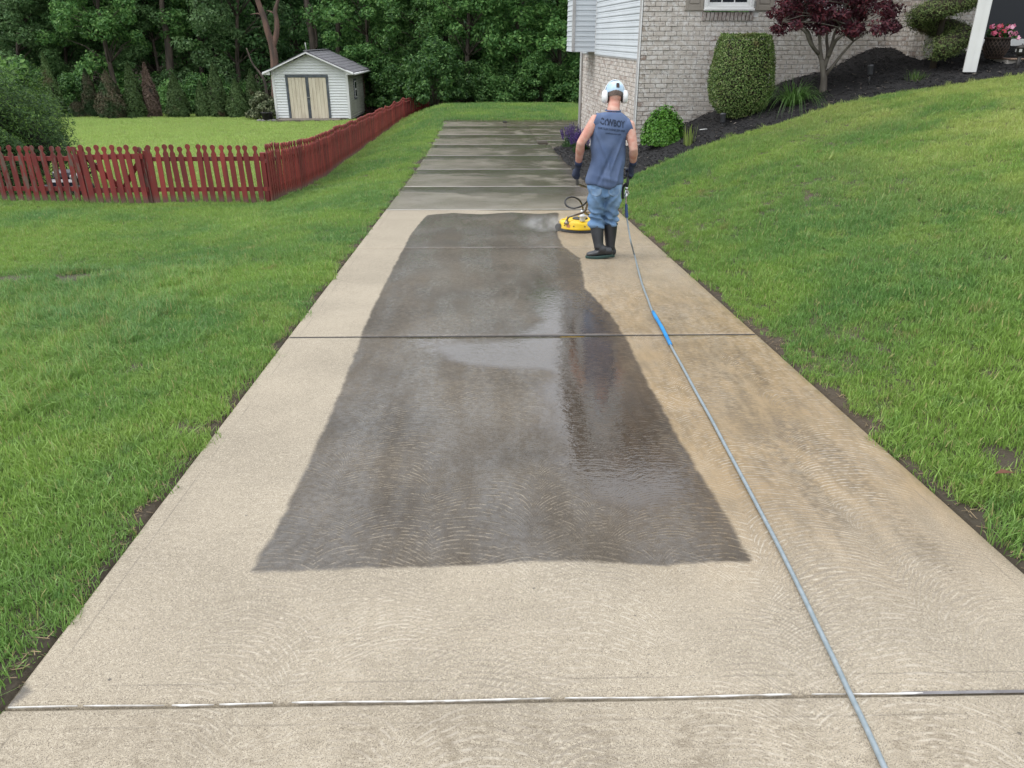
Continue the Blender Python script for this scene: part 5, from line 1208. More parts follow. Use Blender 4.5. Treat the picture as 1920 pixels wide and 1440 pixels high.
blades('ornamental_grass', og - Vector((0, 0, .02)), 260, .86, .011, 1.05, .95, lm_og, 'arching clump of green ornamental grass on the mulch edge', 'ornamental grass', 5, .10)
dl = bed(1290, 274, 14.35); lm_dl = leaf_mat('yellow-green leaf stubs', [(.16, .22, .05), (.24, .30, .09)], .3, .5)
blades('lily_leaves', dl - Vector((0, 0, .02)), 22, .36, .026, .14, .1, lm_dl, 'cut yellow-green lily leaves standing below the boxwood', 'lily', 6, .13)
tf = bed(1718, 140, 14.25); blades('grass_tuft', tf - Vector((0, 0, .02)), 70, .22, .007, .6, .3, leaf_mat('tuft blades', [(.07, .16, .03), (.15, .22, .06)], .3, .5), 'thin grass tuft alone in the mulch before the topiary', 'grass tuft', 8, .18)
# salvia
lm_sal = leaf_mat('salvia leaves', [(.025, .07, .018), (.05, .11, .03)], .2); lm_pur = leaf_mat('purple salvia flowers', [(.035, .016, .085), (.07, .035, .16), (.12, .075, .24)], .2)
def salvia(px, py, Y, w, h, seed, label):
    p = bed(px, py, Y); q = np.random.default_rng(seed); root = empty('salvia', p, label=label, cat='flowers', group='purple salvia by the side wall'); n = 900
    d = q.normal(0, 1, (n, 3)); d /= np.linalg.norm(d, axis=1)[:, None]; d[:, 2] = abs(d[:, 2]); link('foliage', crown_mesh('foliage', np.array(p) + d * [w * .46, w * .42, h * .6] * q.uniform(.5, 1, (n, 1)), d, .06, .03, seed), lm_sal, root)
    C = []
    for k in range(95):
        a = q.uniform(0, 6.283); r = w * .52 * math.sqrt(q.uniform(0, 1)); x, y = r * math.cos(a), r * math.sin(a); lx, ly = x * .35, y * .35; hh = h * (1 - .35 * (r / (w * .52)) ** 2) * q.uniform(.85, 1.12)
        for j in range(16): t = .50 + .5 * j / 15; C.append((p.x + x + lx * (t - .5), p.y + y + ly * (t - .5), p.z + hh * t))
    C = np.array(C) + q.normal(0, .006, (len(C), 3)); link('flower_spikes', crown_mesh('flower_spikes', C, np.tile([0, -.5, .5], (len(C), 1)), .034, .020, seed, 1.0), lm_pur, root); return root
salvia(1072, 270, 21.9, .62, .56, 41, 'larger purple salvia clump at the point of the mulch bed')
salvia(1088, 302, 19.9, .50, .48, 42, 'smaller purple salvia clump beside the worker')
# spotlights, lantern, stick
def spot_light(px, py, Y, lab, h0=.0, hh=.17):
    p = bed(px, py, Y); root = empty('garden_light', p, label=lab, cat='garden light', group='black spotlights in the bed'); M4 = Matrix.Translation(p + Vector((0, 0, .07 + h0))) @ Matrix.Rotation(R(-14), 4, 'X')
    MB().tube([p - Vector((0, 0, .06)), p + Vector((0, 0, .10 + h0))], .012, 8).build('stake', blk_m, root)
    hd = MB().lathe([(.030, 0), (.044, .012), (.046, hh * .8), (.052, hh * .82), (.052, hh), (.044, hh), (.040, hh - .02)], 18, M4).build('housing', mk('dark grey metal', (.06, .06, .065), (.04, .04, .045), .45), root)
    MB().lathe([(.001, hh - .022), (.040, hh - .021)], 18, M4).build('lens', glass_m, hd)
spot_light(1356, 224, 14.75, 'black spotlight standing below the boxwood'); spot_light(1631, 143, 14.6, 'black spotlight between the maple and the topiary', .09, .17)
lp = Vector((at(1908, 122, 13.75).x, 13.75, 1.2)); lan = empty('path_lantern', lp, label='dark path lantern at the right edge before the porch slab', cat='lantern'); br_m = mk('dark bronze', (.035, .032, .03), (.05, .045, .04), .5, metallic=.4)
lz = mulch_z(lp.x, lp.y); zt = at(1912, 84, 13.75).z; Mx = Matrix.Translation((lp.x, lp.y, 0))
MB().tube([(lp.x, lp.y, lz - .1), (lp.x, lp.y, zt - .15)], .028, 10).build('stem', br_m, lan)
MB().lathe([(.03, zt - .17), (.055, zt - .15), (.075, zt - .12), (.078, zt - .05), (.085, zt - .045), (.06, zt - .015), (.012, zt), (.010, zt + .02)], 16, Mx).build('head', br_m, lan)
for k in range(5):
    a = k * 1.2566 + .3; MB().box((lp.x + .078 * math.cos(a), lp.y + .078 * math.sin(a), zt - .085), (.008, .04, .045), 0, Matrix.Rotation(a, 3, 'Z')).build('pane', mk('frosted lantern pane', (.45, .45, .43), rough=.3), lan)
p = bed(1325, 217, 15.0); MB().tube([p + Vector((-.11, -.03, .012)), p + Vector((.0, .0, .02)), p + Vector((.11, .03, .016))], .008, 6).build('white_stick', white_m, None, label='thin white stick lying on the mulch left of the boxwood', cat='stick')
# flower pot on the porch
pz = PSZ + .022; fp = at(1864, 104, 14.35); fp = Vector((fp.x, 14.35, pz)); pot = empty('flower_pot', fp, label='openwork bronze urn of pink flowers on the porch edge', cat='flower pot'); Mx = Matrix.Translation(fp)
hp = at(1866, 71, 14.35).z - pz
wk = mk('bronze wicker', (.085, .055, .04), (.045, .03, .024), .5, metallic=.3)
prof = [(.11, 0), (.13, .02), (.155, hp * .18), (.195, hp * .5), (.200, hp * .68), (.185, hp * .86), (.19, hp * .97), (.20, hp), (.185, hp), (.17, hp * .93)]
MB().lathe([(r * .90, z) for r, z in prof], 28, Mx).build('liner', mk('dark liner', (.02, .015, .012), rough=.9), pot)
wv = MB()
for k in range(20):
    for sg in (-1, 1):
        pts = []
        for j in range(12):
            z = hp * j / 11; r = float(np.interp(z, [b for _, b in prof[:8]], [a_ for a_, _ in prof[:8]])); a = 6.283 * k / 20 + sg * 1.1 * z / hp; pts.append(fp + Vector((r * math.cos(a), r * math.sin(a), z)))
        wv.tube(pts, .006, 5)
for r, z in ((.115, .012), (.20, hp * .985)): wv.tube([fp + Vector((r * math.cos(6.283 * k / 28), r * math.sin(6.283 * k / 28), z)) for k in range(29)], .012, 6)
for k in range(4): a = k * 1.57 + .6; wv.tube([fp + Vector((.11 * math.cos(a), .11 * math.sin(a), .03)), fp + Vector((.16 * math.cos(a), .16 * math.sin(a), .012)), fp + Vector((.15 * math.cos(a), .15 * math.sin(a), .001))], .009, 5)
wv.build('lattice', wk, pot)
q = np.random.default_rng(131); n = 420; C = np.stack([q.normal(0, .10, n), q.normal(0, .10, n), hp + abs(q.normal(0, .075, n))], -1) + np.array(fp); link('foliage', crown_mesh('foliage', C, np.tile([0, -.3, .7], (n, 1)), .07, .04, 3, .8), leaf_mat('flower foliage', [(.02, .06, .015), (.05, .13, .03)], .2), pot)
pk = [mk('pink petals', (.60, .10, .19), (.48, .07, .13), .5), mk('pale pink petals', (.78, .42, .52), (.68, .30, .42), .5), mk('red petals', (.50, .03, .055), (.40, .02, .04), .5), mk('rose petals', (.68, .20, .32), (.55, .13, .24), .5)]
petal = [(0, 0), (.018, .014), (.030, .010), (.036, 0), (.030, -.010), (.018, -.014)]
for k in range(34):
    sgx = 1 if k % 3 else -1
    cx_ = q.uniform(-.20, .02) if k % 2 else q.uniform(.08, .27); c_ = fp + Vector((cx_, q.uniform(-.16, .0), hp + (.03 + .16 * q.uniform(0, 1) if abs(cx_) < .2 else q.uniform(-.06, .14)))); m_ = MB(); Rm = Vector((q.normal(0, .4), -1, q.uniform(.1, .8))).to_track_quat('Z', 'Y').to_matrix()
    for j in range(5):
        rz = Matrix.Rotation(6.283 * j / 5, 3, 'Z'); m_.add([c_ + Rm @ (rz @ Vector((x * 1.15, y * 1.15, .3 * x))) for x, y in petal], [tuple(range(6))])
    m_.build('flower', pk[(1 if cx_ > .05 else (0, 2, 3)[k % 3])] if k % 4 else pk[3], pot)
# small things on the ground
p = ground(1876, 906); lfm = mk('dead leaf', (.12, .045, .02), (.08, .03, .015), .7); n_ = MB(); n_.add([p + Vector((x, y, .05 + z)) for x, y, z in ((-.04, 0, 0), (0, .02, .012), (.05, .0, .004), (0, -.02, .014), (.0, 0, 0))], [(0, 1, 4), (1, 2, 4), (2, 3, 4), (3, 0, 4)]); n_.build('fallen_leaf', lfm, None, label='curled brown leaf lying on the lawn at the right', cat='leaf')
p = ground(947, 230, 0); MB().box((p.x, p.y, float(zd(p.y)) + .03), (.16, .07, .05), .01).build('drain_brick', blk_m, None, label='small black block at the far edge of the concrete', cat='block')
# ================================================================== WORKER
YB = 8.06
W = lambda px, py, dy=0.0: at(px, py, YB + dy)
foot0 = ground(1128, 484); person = empty('person', (foot0.x, foot0.y, float(zd(foot0.y))), label='worker seen from behind in sleeveless blue shirt, jeans and rubber boots', cat='person')
skin_m = mk('skin', (.58, .36, .285), (.50, .235, .18), .62, ns=13, bs=70, bstr=.25, spec=.22)
shirt_m = N('faded blue jersey'); v = shirt_m.obj()
shirt_m.put(Base__Color=shirt_m.mix(shirt_m.rng(shirt_m.noise(v, 5, 4), .3, .7), (.080, .115, .205), (.115, .155, .255)), Roughness=.9, Normal=shirt_m.bump(shirt_m.noise(v, 300, 2), .15, .002)); shirt_m.bsdf.inputs['Specular IOR Level'].default_value = .15
jean_m = N('faded denim'); v = jean_m.obj(); wear = jean_m.rng(jean_m.noise(jean_m.scale(v, (1, 1, .5)), 5, 3, .5), .35, .68)
jean_m.put(Base__Color=jean_m.mix(wear, (.13, .225, .375), (.235, .35, .505)), Roughness=.9, Normal=jean_m.bump(jean_m.noise(v, 260, 2), .2, .002)); jean_m.bsdf.inputs['Specular IOR Level'].default_value = .15
boot_m = mk('black rubber', (.022, .023, .026), (.035, .036, .04), .42, ns=6, bs=40, bstr=.06); sole_m = mk('dark green sole', (.025, .075, .06), (.02, .05, .045), .5)
glove_m = mk('navy work glove', (.020, .028, .060), (.03, .04, .075), .75, ns=14, bs=120, bstr=.25); cuff_m = mk('knit cuff', (.025, .04, .09), (.02, .03, .07), .9)
cap_m = N('bleached blue cap'); v = cap_m.obj(); cap_m.put(Base__Color=cap_m.mix(cap_m.rng(cap_m.noise(v, 9, 4), .4, .62), (.52, .66, .78), (.36, .51, .66)), Roughness=.85, Normal=cap_m.bump(cap_m.noise(v, 90, 3), .2, .003)); cap_m = cap_m.m
muff_m = mk('white ear muff plastic', (.78, .79, .78), (.70, .71, .70), .35, ns=4, bstr=.02); hair_m = mk('short grey-brown hair', (.075, .055, .045), (.16, .12, .10), .9, ns=120, bs=200, bstr=.6, bdist=.004)
neckb, headc = W(1150, 207, .06), W(1152.5, 180, .14)
shL, shR = W(1117, 225, .02), W(1180, 235, .02); elL, elR = W(1089, 268, -.05), W(1188, 279, -.06); wrL, wrR = W(1084.5, 308, .10), W(1186.5, 307, .08); haL, haR = W(1081.5, 327, .17), W(1179, 327, .15)
pel = W(1134, 352, 0.0); hipL, hipR = W(1118.5, 366, 0), W(1149, 366, 0); knL, knR = W(1117.5, 410, .06), W(1145, 408, .10); anL, anR = W(1123, 466, -.02), W(1144, 466, .07)
# --- body: one continuous surface
b = MB(); side = (1, 0, 0)
b.tube([pel, W(1137, 310, .01), W(1143, 260, .03), W(1147, 232, .03), W(1149, 216, .05)], [(.145, .10), (.14, .095), (.16, .105), (.15, .095), (.07, .06)], 16, side=side)
b.tube([W(1149, 222, .04), neckb, W(1151.5, 193, .11), W(1152.5, 183, .13)], [.070, .064, .061, .06], 14)
hm = Matrix.Rotation(R(-24), 3, 'X')
b.ball(headc + Vector((0, .00, .02)), (.076, .095, .105), 16, 12, hm)
b.ball(headc + hm @ Vector((0, .055, -.075)), (.055, .05, .055), 12, 8, hm); b.tube([headc + hm @ Vector((0, .085, .02)), headc + hm @ Vector((0, .112, -.022)), headc + hm @ Vector((0, .085, -.035))], [.010, .016, .010], 8)
for sx in (-1, 1): b.ball(headc + hm @ Vector((sx * .078, .0, -.015)), (.012, .022, .032), 8, 6, hm); b.ball(headc + hm @ Vector((sx * .032, .082, .018)), (.016, .012, .012), 8, 6, hm)
b.ball(headc + hm @ Vector((0, .098, -.062)), (.026, .010, .008), 8, 6, hm)
for s_, e_, w_ in ((shL, elL, wrL), (shR, elR, wrR)):
    m1 = s_.lerp(e_, .45); m2 = e_.lerp(w_, .3); b.tube([s_.lerp(W(1148, 226, .02), .35), s_, m1, s_.lerp(e_, .8), e_, m2, e_.lerp(w_, .7), w_], [.058, .062, .053, .047, .043, .047, .039, .031], 14)
for h_, k_, a_ in ((hipL, knL, anL), (hipR, knR, anR)): b.tube([h_.lerp(pel, .4), h_, h_.lerp(k_, .5), k_, k_.lerp(a_, .35), a_], [.075, .072, .062, .048, .047, .036], 12)
body_me = fuse(b, .011, 5); body = link('body', body_me, skin_m, person)
# --- shirt
sb = MB(); n = 28
def ring(c, hw, hd, tilt=0.0, lift=0.0): return [c + Vector((hw * math.copysign(abs(math.cos(t)) ** .82, math.cos(t)), hd * math.copysign(abs(math.sin(t)) ** .9, math.sin(t)), tilt * math.cos(t))) for t in [6.28318 * k / n for k in range(n)]]
def sr(pxl, pxr, py, hd, dy=0.0, tilt=0.0): l, r_ = W(pxl, py, dy), W(pxr, py, dy); return ring((l + r_) / 2, (r_ - l).length / 2, hd, tilt)
rings = [sr(1099, 1167, 350, .150, .0), sr(1100, 1167.5, 340, .148, .0), sr(1102, 1168.5, 316, .138, .01), sr(1106, 1170.5, 290, .128, .015), sr(1108.5, 1173.5, 262, .126, .02), sr(1109, 1177, 247, .125, .025, -.006), sr(1107.5, 1182.5, 238, .115, .025, -.014), sr(1106.5, 1186.5, 230, .098, .03, -.026), sr(1112, 1181, 221, .086, .035, -.024), sr(1125, 1172, 214, .080, .045, -.010), sr(1135.5, 1164, 208, .070, .060, -.003)]
sb.loft(rings, caps=True)
FOLDS = [((-.12, .56), (.03, .22), .016), ((.15, .50), (.03, .16), .018), ((.06, .40), (-.10, .04), -.016), ((.14, .30), (.09, .0), .016), ((.0, .32), (.04, .02), .014), ((-.06, .28), (-.02, .0), -.012), ((-.10, .14), (.12, .08), .010)]
sh = evaluated(sb.mesh('shirt'), [('SUBSURF', dict(levels=3, render_levels=3))])
sh_n = [v_.normal.copy() for v_ in sh.vertices]; sh_c = [v_.co.copy() for v_ in sh.vertices]
for vi, vt in enumerate(sh.vertices):       # folds hanging from the shoulder blades and gathers near the hem
    p = sh_c[vi]; bk = max(0.0, (YB + .02 - p.y) / .13); u = p.x - pel.x; hgt = (p.z - pel.z)
    f = .013 * math.sin((u + .22 * hgt) * 27 + 1.0 + 2 * noise.noise(p * 4)) * sstep(.60, .08, hgt) + .010 * math.sin((u - .5 * hgt) * 27) * sstep(.05, .3, hgt) * sstep(.62, .35, hgt) + .004 * math.sin(hgt * 60 + u * 20) * sstep(.18, .0, hgt)
    for (u0, h0), (u1, h1), am_ in FOLDS:
        dx_, dh_ = u1 - u0, h1 - h0; tt = ((u - u0) * dx_ + (hgt - h0) * dh_) / (dx_ * dx_ + dh_ * dh_)
        if -.1 < tt < 1.1 and p.y < YB + .06:
            dd_ = abs((u - u0) * dh_ - (hgt - h0) * dx_) / math.hypot(dx_, dh_); f += float(sstep(YB + .06, YB - .03, p.y)) * am_ * math.exp(-(dd_ / .015) ** 2) * max(0, math.sin(math.pi * (tt + .1) / 1.2))
    nn = noise.noise(p * 8) * .012; vt.co = p + sh_n[vi] * (f + nn)
shirt = link('shirt', sh, shirt_m.m, person); sh.polygons.foreach_set('use_smooth', [True] * len(sh.polygons))
hem = [p + Vector((0, 0, .006)) for p in [v_ for v_ in rings[0]]]
MB().tube([rings[10][k % n] + Vector((0, 0, .004)) for k in range(n + 1)], .006, 6).build('collar', shirt_m.m, shirt)
for s_, c1 in ((shL, -1), (shR, 1)):      # cut-off armhole edge
    cc = s_ + Vector((c1 * .004, 0, -.012)); d_ = Vector((c1, 0, .42)).normalized(); x_ = Vector((0, 1, 0)); y_ = d_.cross(x_)
    MB().loft([[cc + d_ * o_ + (x_ * math.cos(t) * r_ * .95 + y_ * math.sin(t) * r_ * 1.12) for t in [6.283 * k / 18 for k in range(18)]] for o_, r_ in ((-.05, .080), (-.02, .078), (.012, .074), (.020, .070), (.012, .066))], caps=False).build('armhole', shirt_m.m, shirt)
# --- lettering on the back
bvh = BVHTree.FromPolygons([tuple(v_.co) for v_ in sh.vertices], [tuple(p.vertices) for p in sh.polygons])
ink_m = mk('dark blue print', (.012, .022, .05), (.02, .035, .07), .8)
def printed(text, px, py, hgt, width, bold, slope=.0):
    cu = bpy.data.curves.new('t', 'FONT'); cu.body = text; cu.align_x = 'CENTER'; cu.align_y = 'CENTER'; cu.size = 1.0; cu.offset = bold; cu.resolution_u = 2
    o = bpy.data.objects.new('t', cu); col.objects.link(o); bpy.context.view_layer.update(); me = bpy.data.meshes.new_from_object(o.evaluated_get(bpy.context.evaluated_depsgraph_get())); bpy.data.objects.remove(o)
    me = evaluated(me, [('TRIANGULATE', {}), ('SUBSURF', dict(subdivision_type='SIMPLE', levels=1, render_levels=1))])
    co = np.array([v_.co for v_ in me.vertices]); w0 = co[:, 0].max() - co[:, 0].min(); h0 = co[:, 1].max() - co[:, 1].min(); c_ = at(px, py, YB - .1)
    for v_ in me.vertices:
        x = c_.x + v_.co.x / w0 * width; z = c_.z + v_.co.y / h0 * hgt + slope * (x - c_.x); hit = bvh.ray_cast(Vector((x, YB - 1, z)), Vector((0, 1, 0)))
        v_.co = (hit[0] + Vector((0, -.0025, 0))) if hit[0] is not None else Vector((x, YB - .1, z))
    return link('lettering', me, ink_m, shirt)
printed('C  WBOY', 1149, 231.5, .066, .25, .045, -.14); printed('CHRYSLER DODGE JEEP RAM', 1147, 243.5, .026, .265, .022, -.12); printed('cowboyautos.com', 1150, 251, .021, .155, .015, -.10)
hs_ = MB(); c0 = at(1138.2, 230.5, YB - .1); pts = []                                # horseshoe that stands for the O
for k in range(15):
    a = R(-62 + 304 * k / 14); x, z = c0.x + .016 * math.cos(a), c0.z + .026 * math.sin(a); hit = bvh.ray_cast(Vector((x, YB - 1, z)), Vector((0, 1, 0))); pts.append((hit[0] if hit[0] else Vector((x, YB - .1, z))) + Vector((0, -.001, 0)))
hs_.tube(pts, .0042, 5).build('horseshoe', ink_m, shirt)
# --- jeans: both legs and seat fused
j = MB(); j.tube([W(1134, 338, 0), W(1134, 352, 0), W(1134, 366, .0)], [(.170, .118), (.178, .125), (.172, .120)], 20, side=side)
for h_, k_, a_, l in ((hipL, knL, anL, -1), (hipR, knR, anR, 1)):
    P_ = [h_.lerp(pel, .35), h_, h_.lerp(k_, .4), h_.lerp(k_, .75), k_, k_.lerp(a_, .12), k_.lerp(a_, .24), k_.lerp(a_, .34)]
    j.tube(P_, [(.092, .112), (.091, .110), (.088, .096), (.077, .086), (.073, .083), (.078, .087), (.072, .080), (.058, .064)], 18, side=side)
jm_ = fuse(j, .011, 4)
jn_ = [v_.normal.copy() for v_ in jm_.vertices]; jc_ = [v_.co.copy() for v_ in jm_.vertices]
for vi, vt in enumerate(jm_.vertices):
    p = jc_[vi]; k = sstep(hipL.z - .28, knL.z - .10, p.z); k = float(k); hi_ = 1 - float(sstep(hipL.z - .25, hipL.z, p.z))
    ph = noise.noise(p * 6) * 3.0; xx_ = abs(p.x - pel.x)
    f = .013 * math.sin(p.z * 88 + p.x * 34 + ph * 1.4) * float(sstep(.60, .42, p.z - foot0.z)) + .008 * math.sin(p.z * 36 - xx_ * 60 + ph) + .004 * noise.noise(p * 28)
    vt.co = p + jn_[vi] * f
jeans = link('jeans', jm_, jean_m.m, person); jb_ = BVHTree.FromPolygons([tuple(v_.co) for v_ in jm_.vertices], [tuple(p.vertices) for p in jm_.polygons])
def on_back(px, py):
    d_ = ray(px, py); hit = jb_.ray_cast(Vector((0, 0, CAM_H)), d_.normalized()); return hit[0] if hit[0] else W(px, py, -.12)
pk_m = mk('denim pocket', (.12, .20, .33), (.20, .30, .44), .9, ns=10)
for x0, x1 in ((1108, 1127), (1141, 1161)):
    P_ = []
    for u, v_ in ((0, 0), (.5, 0), (1, 0), (1, .55), (.85, .8), (.5, 1), (.15, .8), (0, .55)): P_.append(on_back(x0 + (x1 - x0) * u, 354 + 14 * v_) + Vector((0, -.006, 0)))
    cen_ = on_back((x0 + x1) / 2, 360) + Vector((0, -.008, 0)); MB().add(P_ + [cen_], [(i, (i + 1) % 8, 8) for i in range(8)], True).build('pocket', pk_m, jeans)
    MB().tube(P_[2:] + [P_[0]], .0022, 4).build('stitching', mk('stitching', (.30, .36, .42), rough=.9), jeans)
# --- boots
def boot(kn, an, toe_dir, ground_pt, heel_up, label):
    root = empty('boot', ground_pt); root.parent = person; root.matrix_parent_inverse = Matrix.Translation(-Vector(person.location))
    t = Vector((toe_dir[0], toe_dir[1], 0)).normalized(); s_ = Vector((t.y, -t.x, 0)); gz_ = ground_pt.z
    b = MB(); top = kn.lerp(an, .20); P_ = [top, kn.lerp(an, .5), kn.lerp(an, .85), an]
    b.tube(P_, [(.074, .078), (.066, .072), (.052, .060), (.050, .058)], 18, side=(1, 0, 0))
    lf_ = lambda u: heel_up * max(0, (.10 - u) / .22)
    for_ = []
    for u, hw, hh in ((-.088, .030, .050), (-.075, .040, .075), (-.04, .043, .090), (.0, .044, .095), (.05, .045, .080), (.10, .048, .062), (.14, .047, .050), (.17, .038, .040), (.188, .020, .028)):
        z0 = gz_ + lf_(u) + .022; for_.append([ground_pt + t * u + s_ * (hw * math.cos(a)) + Vector((0, 0, z0 - gz_ + hh * .5 + hh * .5 * math.sin(a))) for a in [6.283 * k / 16 for k in range(16)]])
    b.loft(for_); b.tube([an, ground_pt + t * .0 + Vector((0, 0, .08 + lf_(0)))], [(.054, .058), (.046, .055)], 14, side=(1, 0, 0))
    bo = link('upper', fuse(b, .009, 4), boot_m, root)
    ring_ = []
    for zz_ in (0, .008, .024, .028):
        k_ = .003 if zz_ in (.008, .024) else 0
        ring_.append([ground_pt + t * (.052 + (.142 + k_) * math.cos(a)) + s_ * ((.046 + k_) * (1 + .10 * math.cos(a)) * math.sin(a)) + Vector((0, 0, zz_ + lf_(.052 + .142 * math.cos(a)))) for a in [6.283 * k / 28 for k in range(28)]])
    so = MB().loft(ring_, smooth=False).build('sole', sole_m, root)
    MB().tube([top + Vector((.075 * math.cos(a), .079 * math.sin(a), 0)) for a in [6.283 * k / 20 for k in range(21)]], .005, 6).build('rim', boot_m, root)
    return root
gl = ground(1126, 484.5); gr = ground(1145, 479.5)
boot(knL, anL, (-.96, .06), Vector((gl.x + .035, gl.y, float(zd(gl.y)) + .002)), .022, '')
boot(knR, anR, (-.15, 1.0), Vector((gr.x, gr.y, float(zd(gr.y)) + .002)), .0, '')
# --- gloves with five fingers round the grips
def glove(el, wr, ha, axis, out, mat_):
    axis = Vector(axis).normalized(); out = Vector(out); out = (out - axis * out.dot(axis)).normalized(); third = axis.cross(out)
    fd = (wr - el).normalized(); b = MB()
    b.tube([wr - fd * .035, wr, wr.lerp(ha, .4), ha + out * .022], [(.037, .037), (.034, .036), (.036, .030), (.036, .026)], 14)
    b.ball(ha + out * .024, (.030, .030, .042), 12, 8, Matrix((out, third, axis)).transposed())
    for i in range(4):
        base = ha + axis * ((i - 1.5) * .0205); L_ = (.9, 1.0, .97, .8)[i]; pts = []
        for k in range(7):
            a = R(70 - 250 * L_ * k / 6); rr = .034 - .004 * k / 6; pts.append(base + out * (rr * math.cos(a)) + third * (rr * math.sin(a)))
        b.tube(pts, [.0115, .0115, .011, .0105, .010, .0095, .008], 8)
    pts = []
    for k in range(5): a = R(40 + 150 * k / 4); pts.append(ha - axis * .038 + out * (.036 * math.cos(a)) + third * (.036 * math.sin(a)))
    b.tube([wr.lerp(ha, .55) + out * .015] + pts, [.014, .0135, .013, .0125, .011, .009], 8)
    g = link('glove', fuse(b, .0065, 3), mat_, person)
    MB().tube([wr - fd * .045, wr - fd * .02, wr + fd * .012], [(.039, .039), (.037, .037), (.037, .037)], 14).build('cuff', cuff_m, g); return g
axL = (W(1083, 346, .26) - W(1081, 322, .17)); axR = (W(1174, 352, .06) - W(1179, 322, .17))
glove(elL, wrL, haL, axL, (-1, -.35, .1), glove_m); glove(elR, wrR, haR, axR, (1, -.35, .1), glove_m)
# --- hair, cap, ear muffs
hb = MB(); hb.ball(headc + Vector((0, .0, .02)), (.0795, .0985, .106), 20, 14, hm); hme = hb.mesh('hair'); bmh = bmesh.new(); bmh.from_mesh(hme)
dele = [v_ for v_ in bmh.verts if (hm.inverted() @ (v_.co - headc - Vector((0, 0, .02)))).z < -.060 or ((hm.inverted() @ (v_.co - headc - Vector((0, 0, .02)))).y > .03 and (hm.inverted() @ (v_.co - headc)).z < .05)]
bmesh.ops.delete(bmh, geom=dele, context='VERTS'); bmh.to_mesh(hme); bmh.free(); link('hair', hme, hair_m, person)
cb_ = MB(); prof = [(.0865, .010), (.0895, .016), (.0905, .045), (.084, .085), (.062, .115), (.030, .128), (.004, .131)]; Mc = Matrix.Translation(headc + Vector((0, .0, .005))) @ Matrix.Rotation(R(-24), 4, 'X') @ Matrix.Diagonal((1.0, 1.16, 1.0, 1))
cb_.lathe(prof, 28, Mc); cap = cb_.build('cap', cap_m, person)
bl_ = MB(); vs = []
for rr, z in ((0, .010), (1, .003)):
    vs.append([Mc @ Vector((math.sin(a) * .075 * (1 if rr == 0 else .95), math.cos(a) * .075 * (1 if rr == 0 else .8) + (.0 if rr == 0 else .075), z)) for a in np.linspace(-1.2, 1.2, 11)])
V = vs[0] + vs[1] + [p + Vector((0, 0, -.004)) for p in vs[0] + vs[1]]
bl_.add(V, [(k, k + 1, 12 + k, 11 + k) for k in range(10)] + [(22 + k, 33 + k, 34 + k, 23 + k) for k in range(10)] + [(11 + k, 12 + k, 34 + k, 33 + k) for k in range(10)]); bl_.build('brim', cap_m, cap)
MB().box(Mc @ Vector((.018, -.0895, .062)), (.032, .008, .046), .003, hm @ Matrix.Rotation(R(12), 3, 'Z')).build('patch', mk('brown leather patch', (.055, .035, .028), rough=.7), cap)
MB().ball(Mc @ Vector((0, 0, .131)), (.007, .007, .005), 8, 6).build('button', cap_m, cap)
mu = empty('ear_muffs', headc); mu.parent = person; mu.matrix_parent_inverse = Matrix.Translation(-Vector(person.location))
for sx in (-1, 1):
    c_ = headc + hm @ Vector((sx * .098, -.012, -.012)); Rr_ = hm @ Matrix.Rotation(R(90 * sx), 3, 'Y')
    M4 = Matrix.Translation(c_) @ (Rr_.to_4x4()) @ Matrix.Diagonal((1.38, 1.12, 1.1, 1))
    cu_ = MB().lathe([(.030, -.022), (.043, -.020), (.047, -.004), (.046, .010), (.038, .022), (.022, .029), (.004, .031)], 22, M4).build('cup', muff_m, mu)
    MB().lathe([(.026, -.030), (.040, -.030), (.044, -.024), (.040, -.018), (.026, -.018)], 20, M4).build('cushion', blk_m, cu_)
arc_ = [headc + hm @ Vector((.108 * math.cos(a), -.012, -.012 + .165 * math.sin(a))) for a in np.linspace(R(4), R(176), 19)]
MB().tube(arc_, [(.016, .005)] * 19, 8, side=tuple(hm @ Vector((0, 1, 0)))).build('headband', muff_m, mu)

# ================================================================== SURFACE CLEANER
cc_ = ground(1087, 431); cc_ = Vector((cc_.x, cc_.y, float(zd(cc_.y)))); tilt_ = Matrix.Rotation(math.atan(-.056), 4, 'X'); Mc = Matrix.Translation(cc_) @ tilt_
clean = empty('surface_cleaner', cc_, label='yellow round surface cleaner on the wet concrete before the worker', cat='surface cleaner')
yel_m = mk('yellow plastic', (.78, .52, .012), (.70, .45, .01), .35, ns=5, bstr=.03); ste_m = mk('worn steel tube', (.30, .27, .23), (.16, .12, .09), .38, ns=8, metallic=.85); hos_m = mk('black hose rubber', (.018, .018, .02), rough=.35); ora_m = mk('orange decal', (.62, .24, .10), rough=.5); wpl_m = mk('white plastic fitting', (.74, .75, .74), rough=.4)
hsg = MB().lathe([(.255, .035), (.268, .038), (.270, .050), (.264, .060), (.262, .105), (.252, .122), (.20, .130), (.12, .138), (.05, .140)], 12 * 3, Mc).build('housing', yel_m, clean)
for k in range(12):
    a = 6.283 * k / 12 + .15; MB().lathe([(.001, 0), (.008, 0), (.008, .006), (.001, .007)], 8, Mc @ Matrix.Rotation(a, 4, 'Z') @ Matrix.Translation((.262, 0, .085)) @ Matrix.Rotation(R(90), 4, 'Y')).build('bolt', blk_m, hsg)
for k in range(8): a = 6.283 * k / 8; MB().box(Mc @ Vector((.17 * math.cos(a), .17 * math.sin(a), .133)), (.13, .016, .012), .003, (tilt_ @ Matrix.Rotation(a, 4, 'Z')).to_3x3()).build('rib', yel_m, hsg)
br = MB()
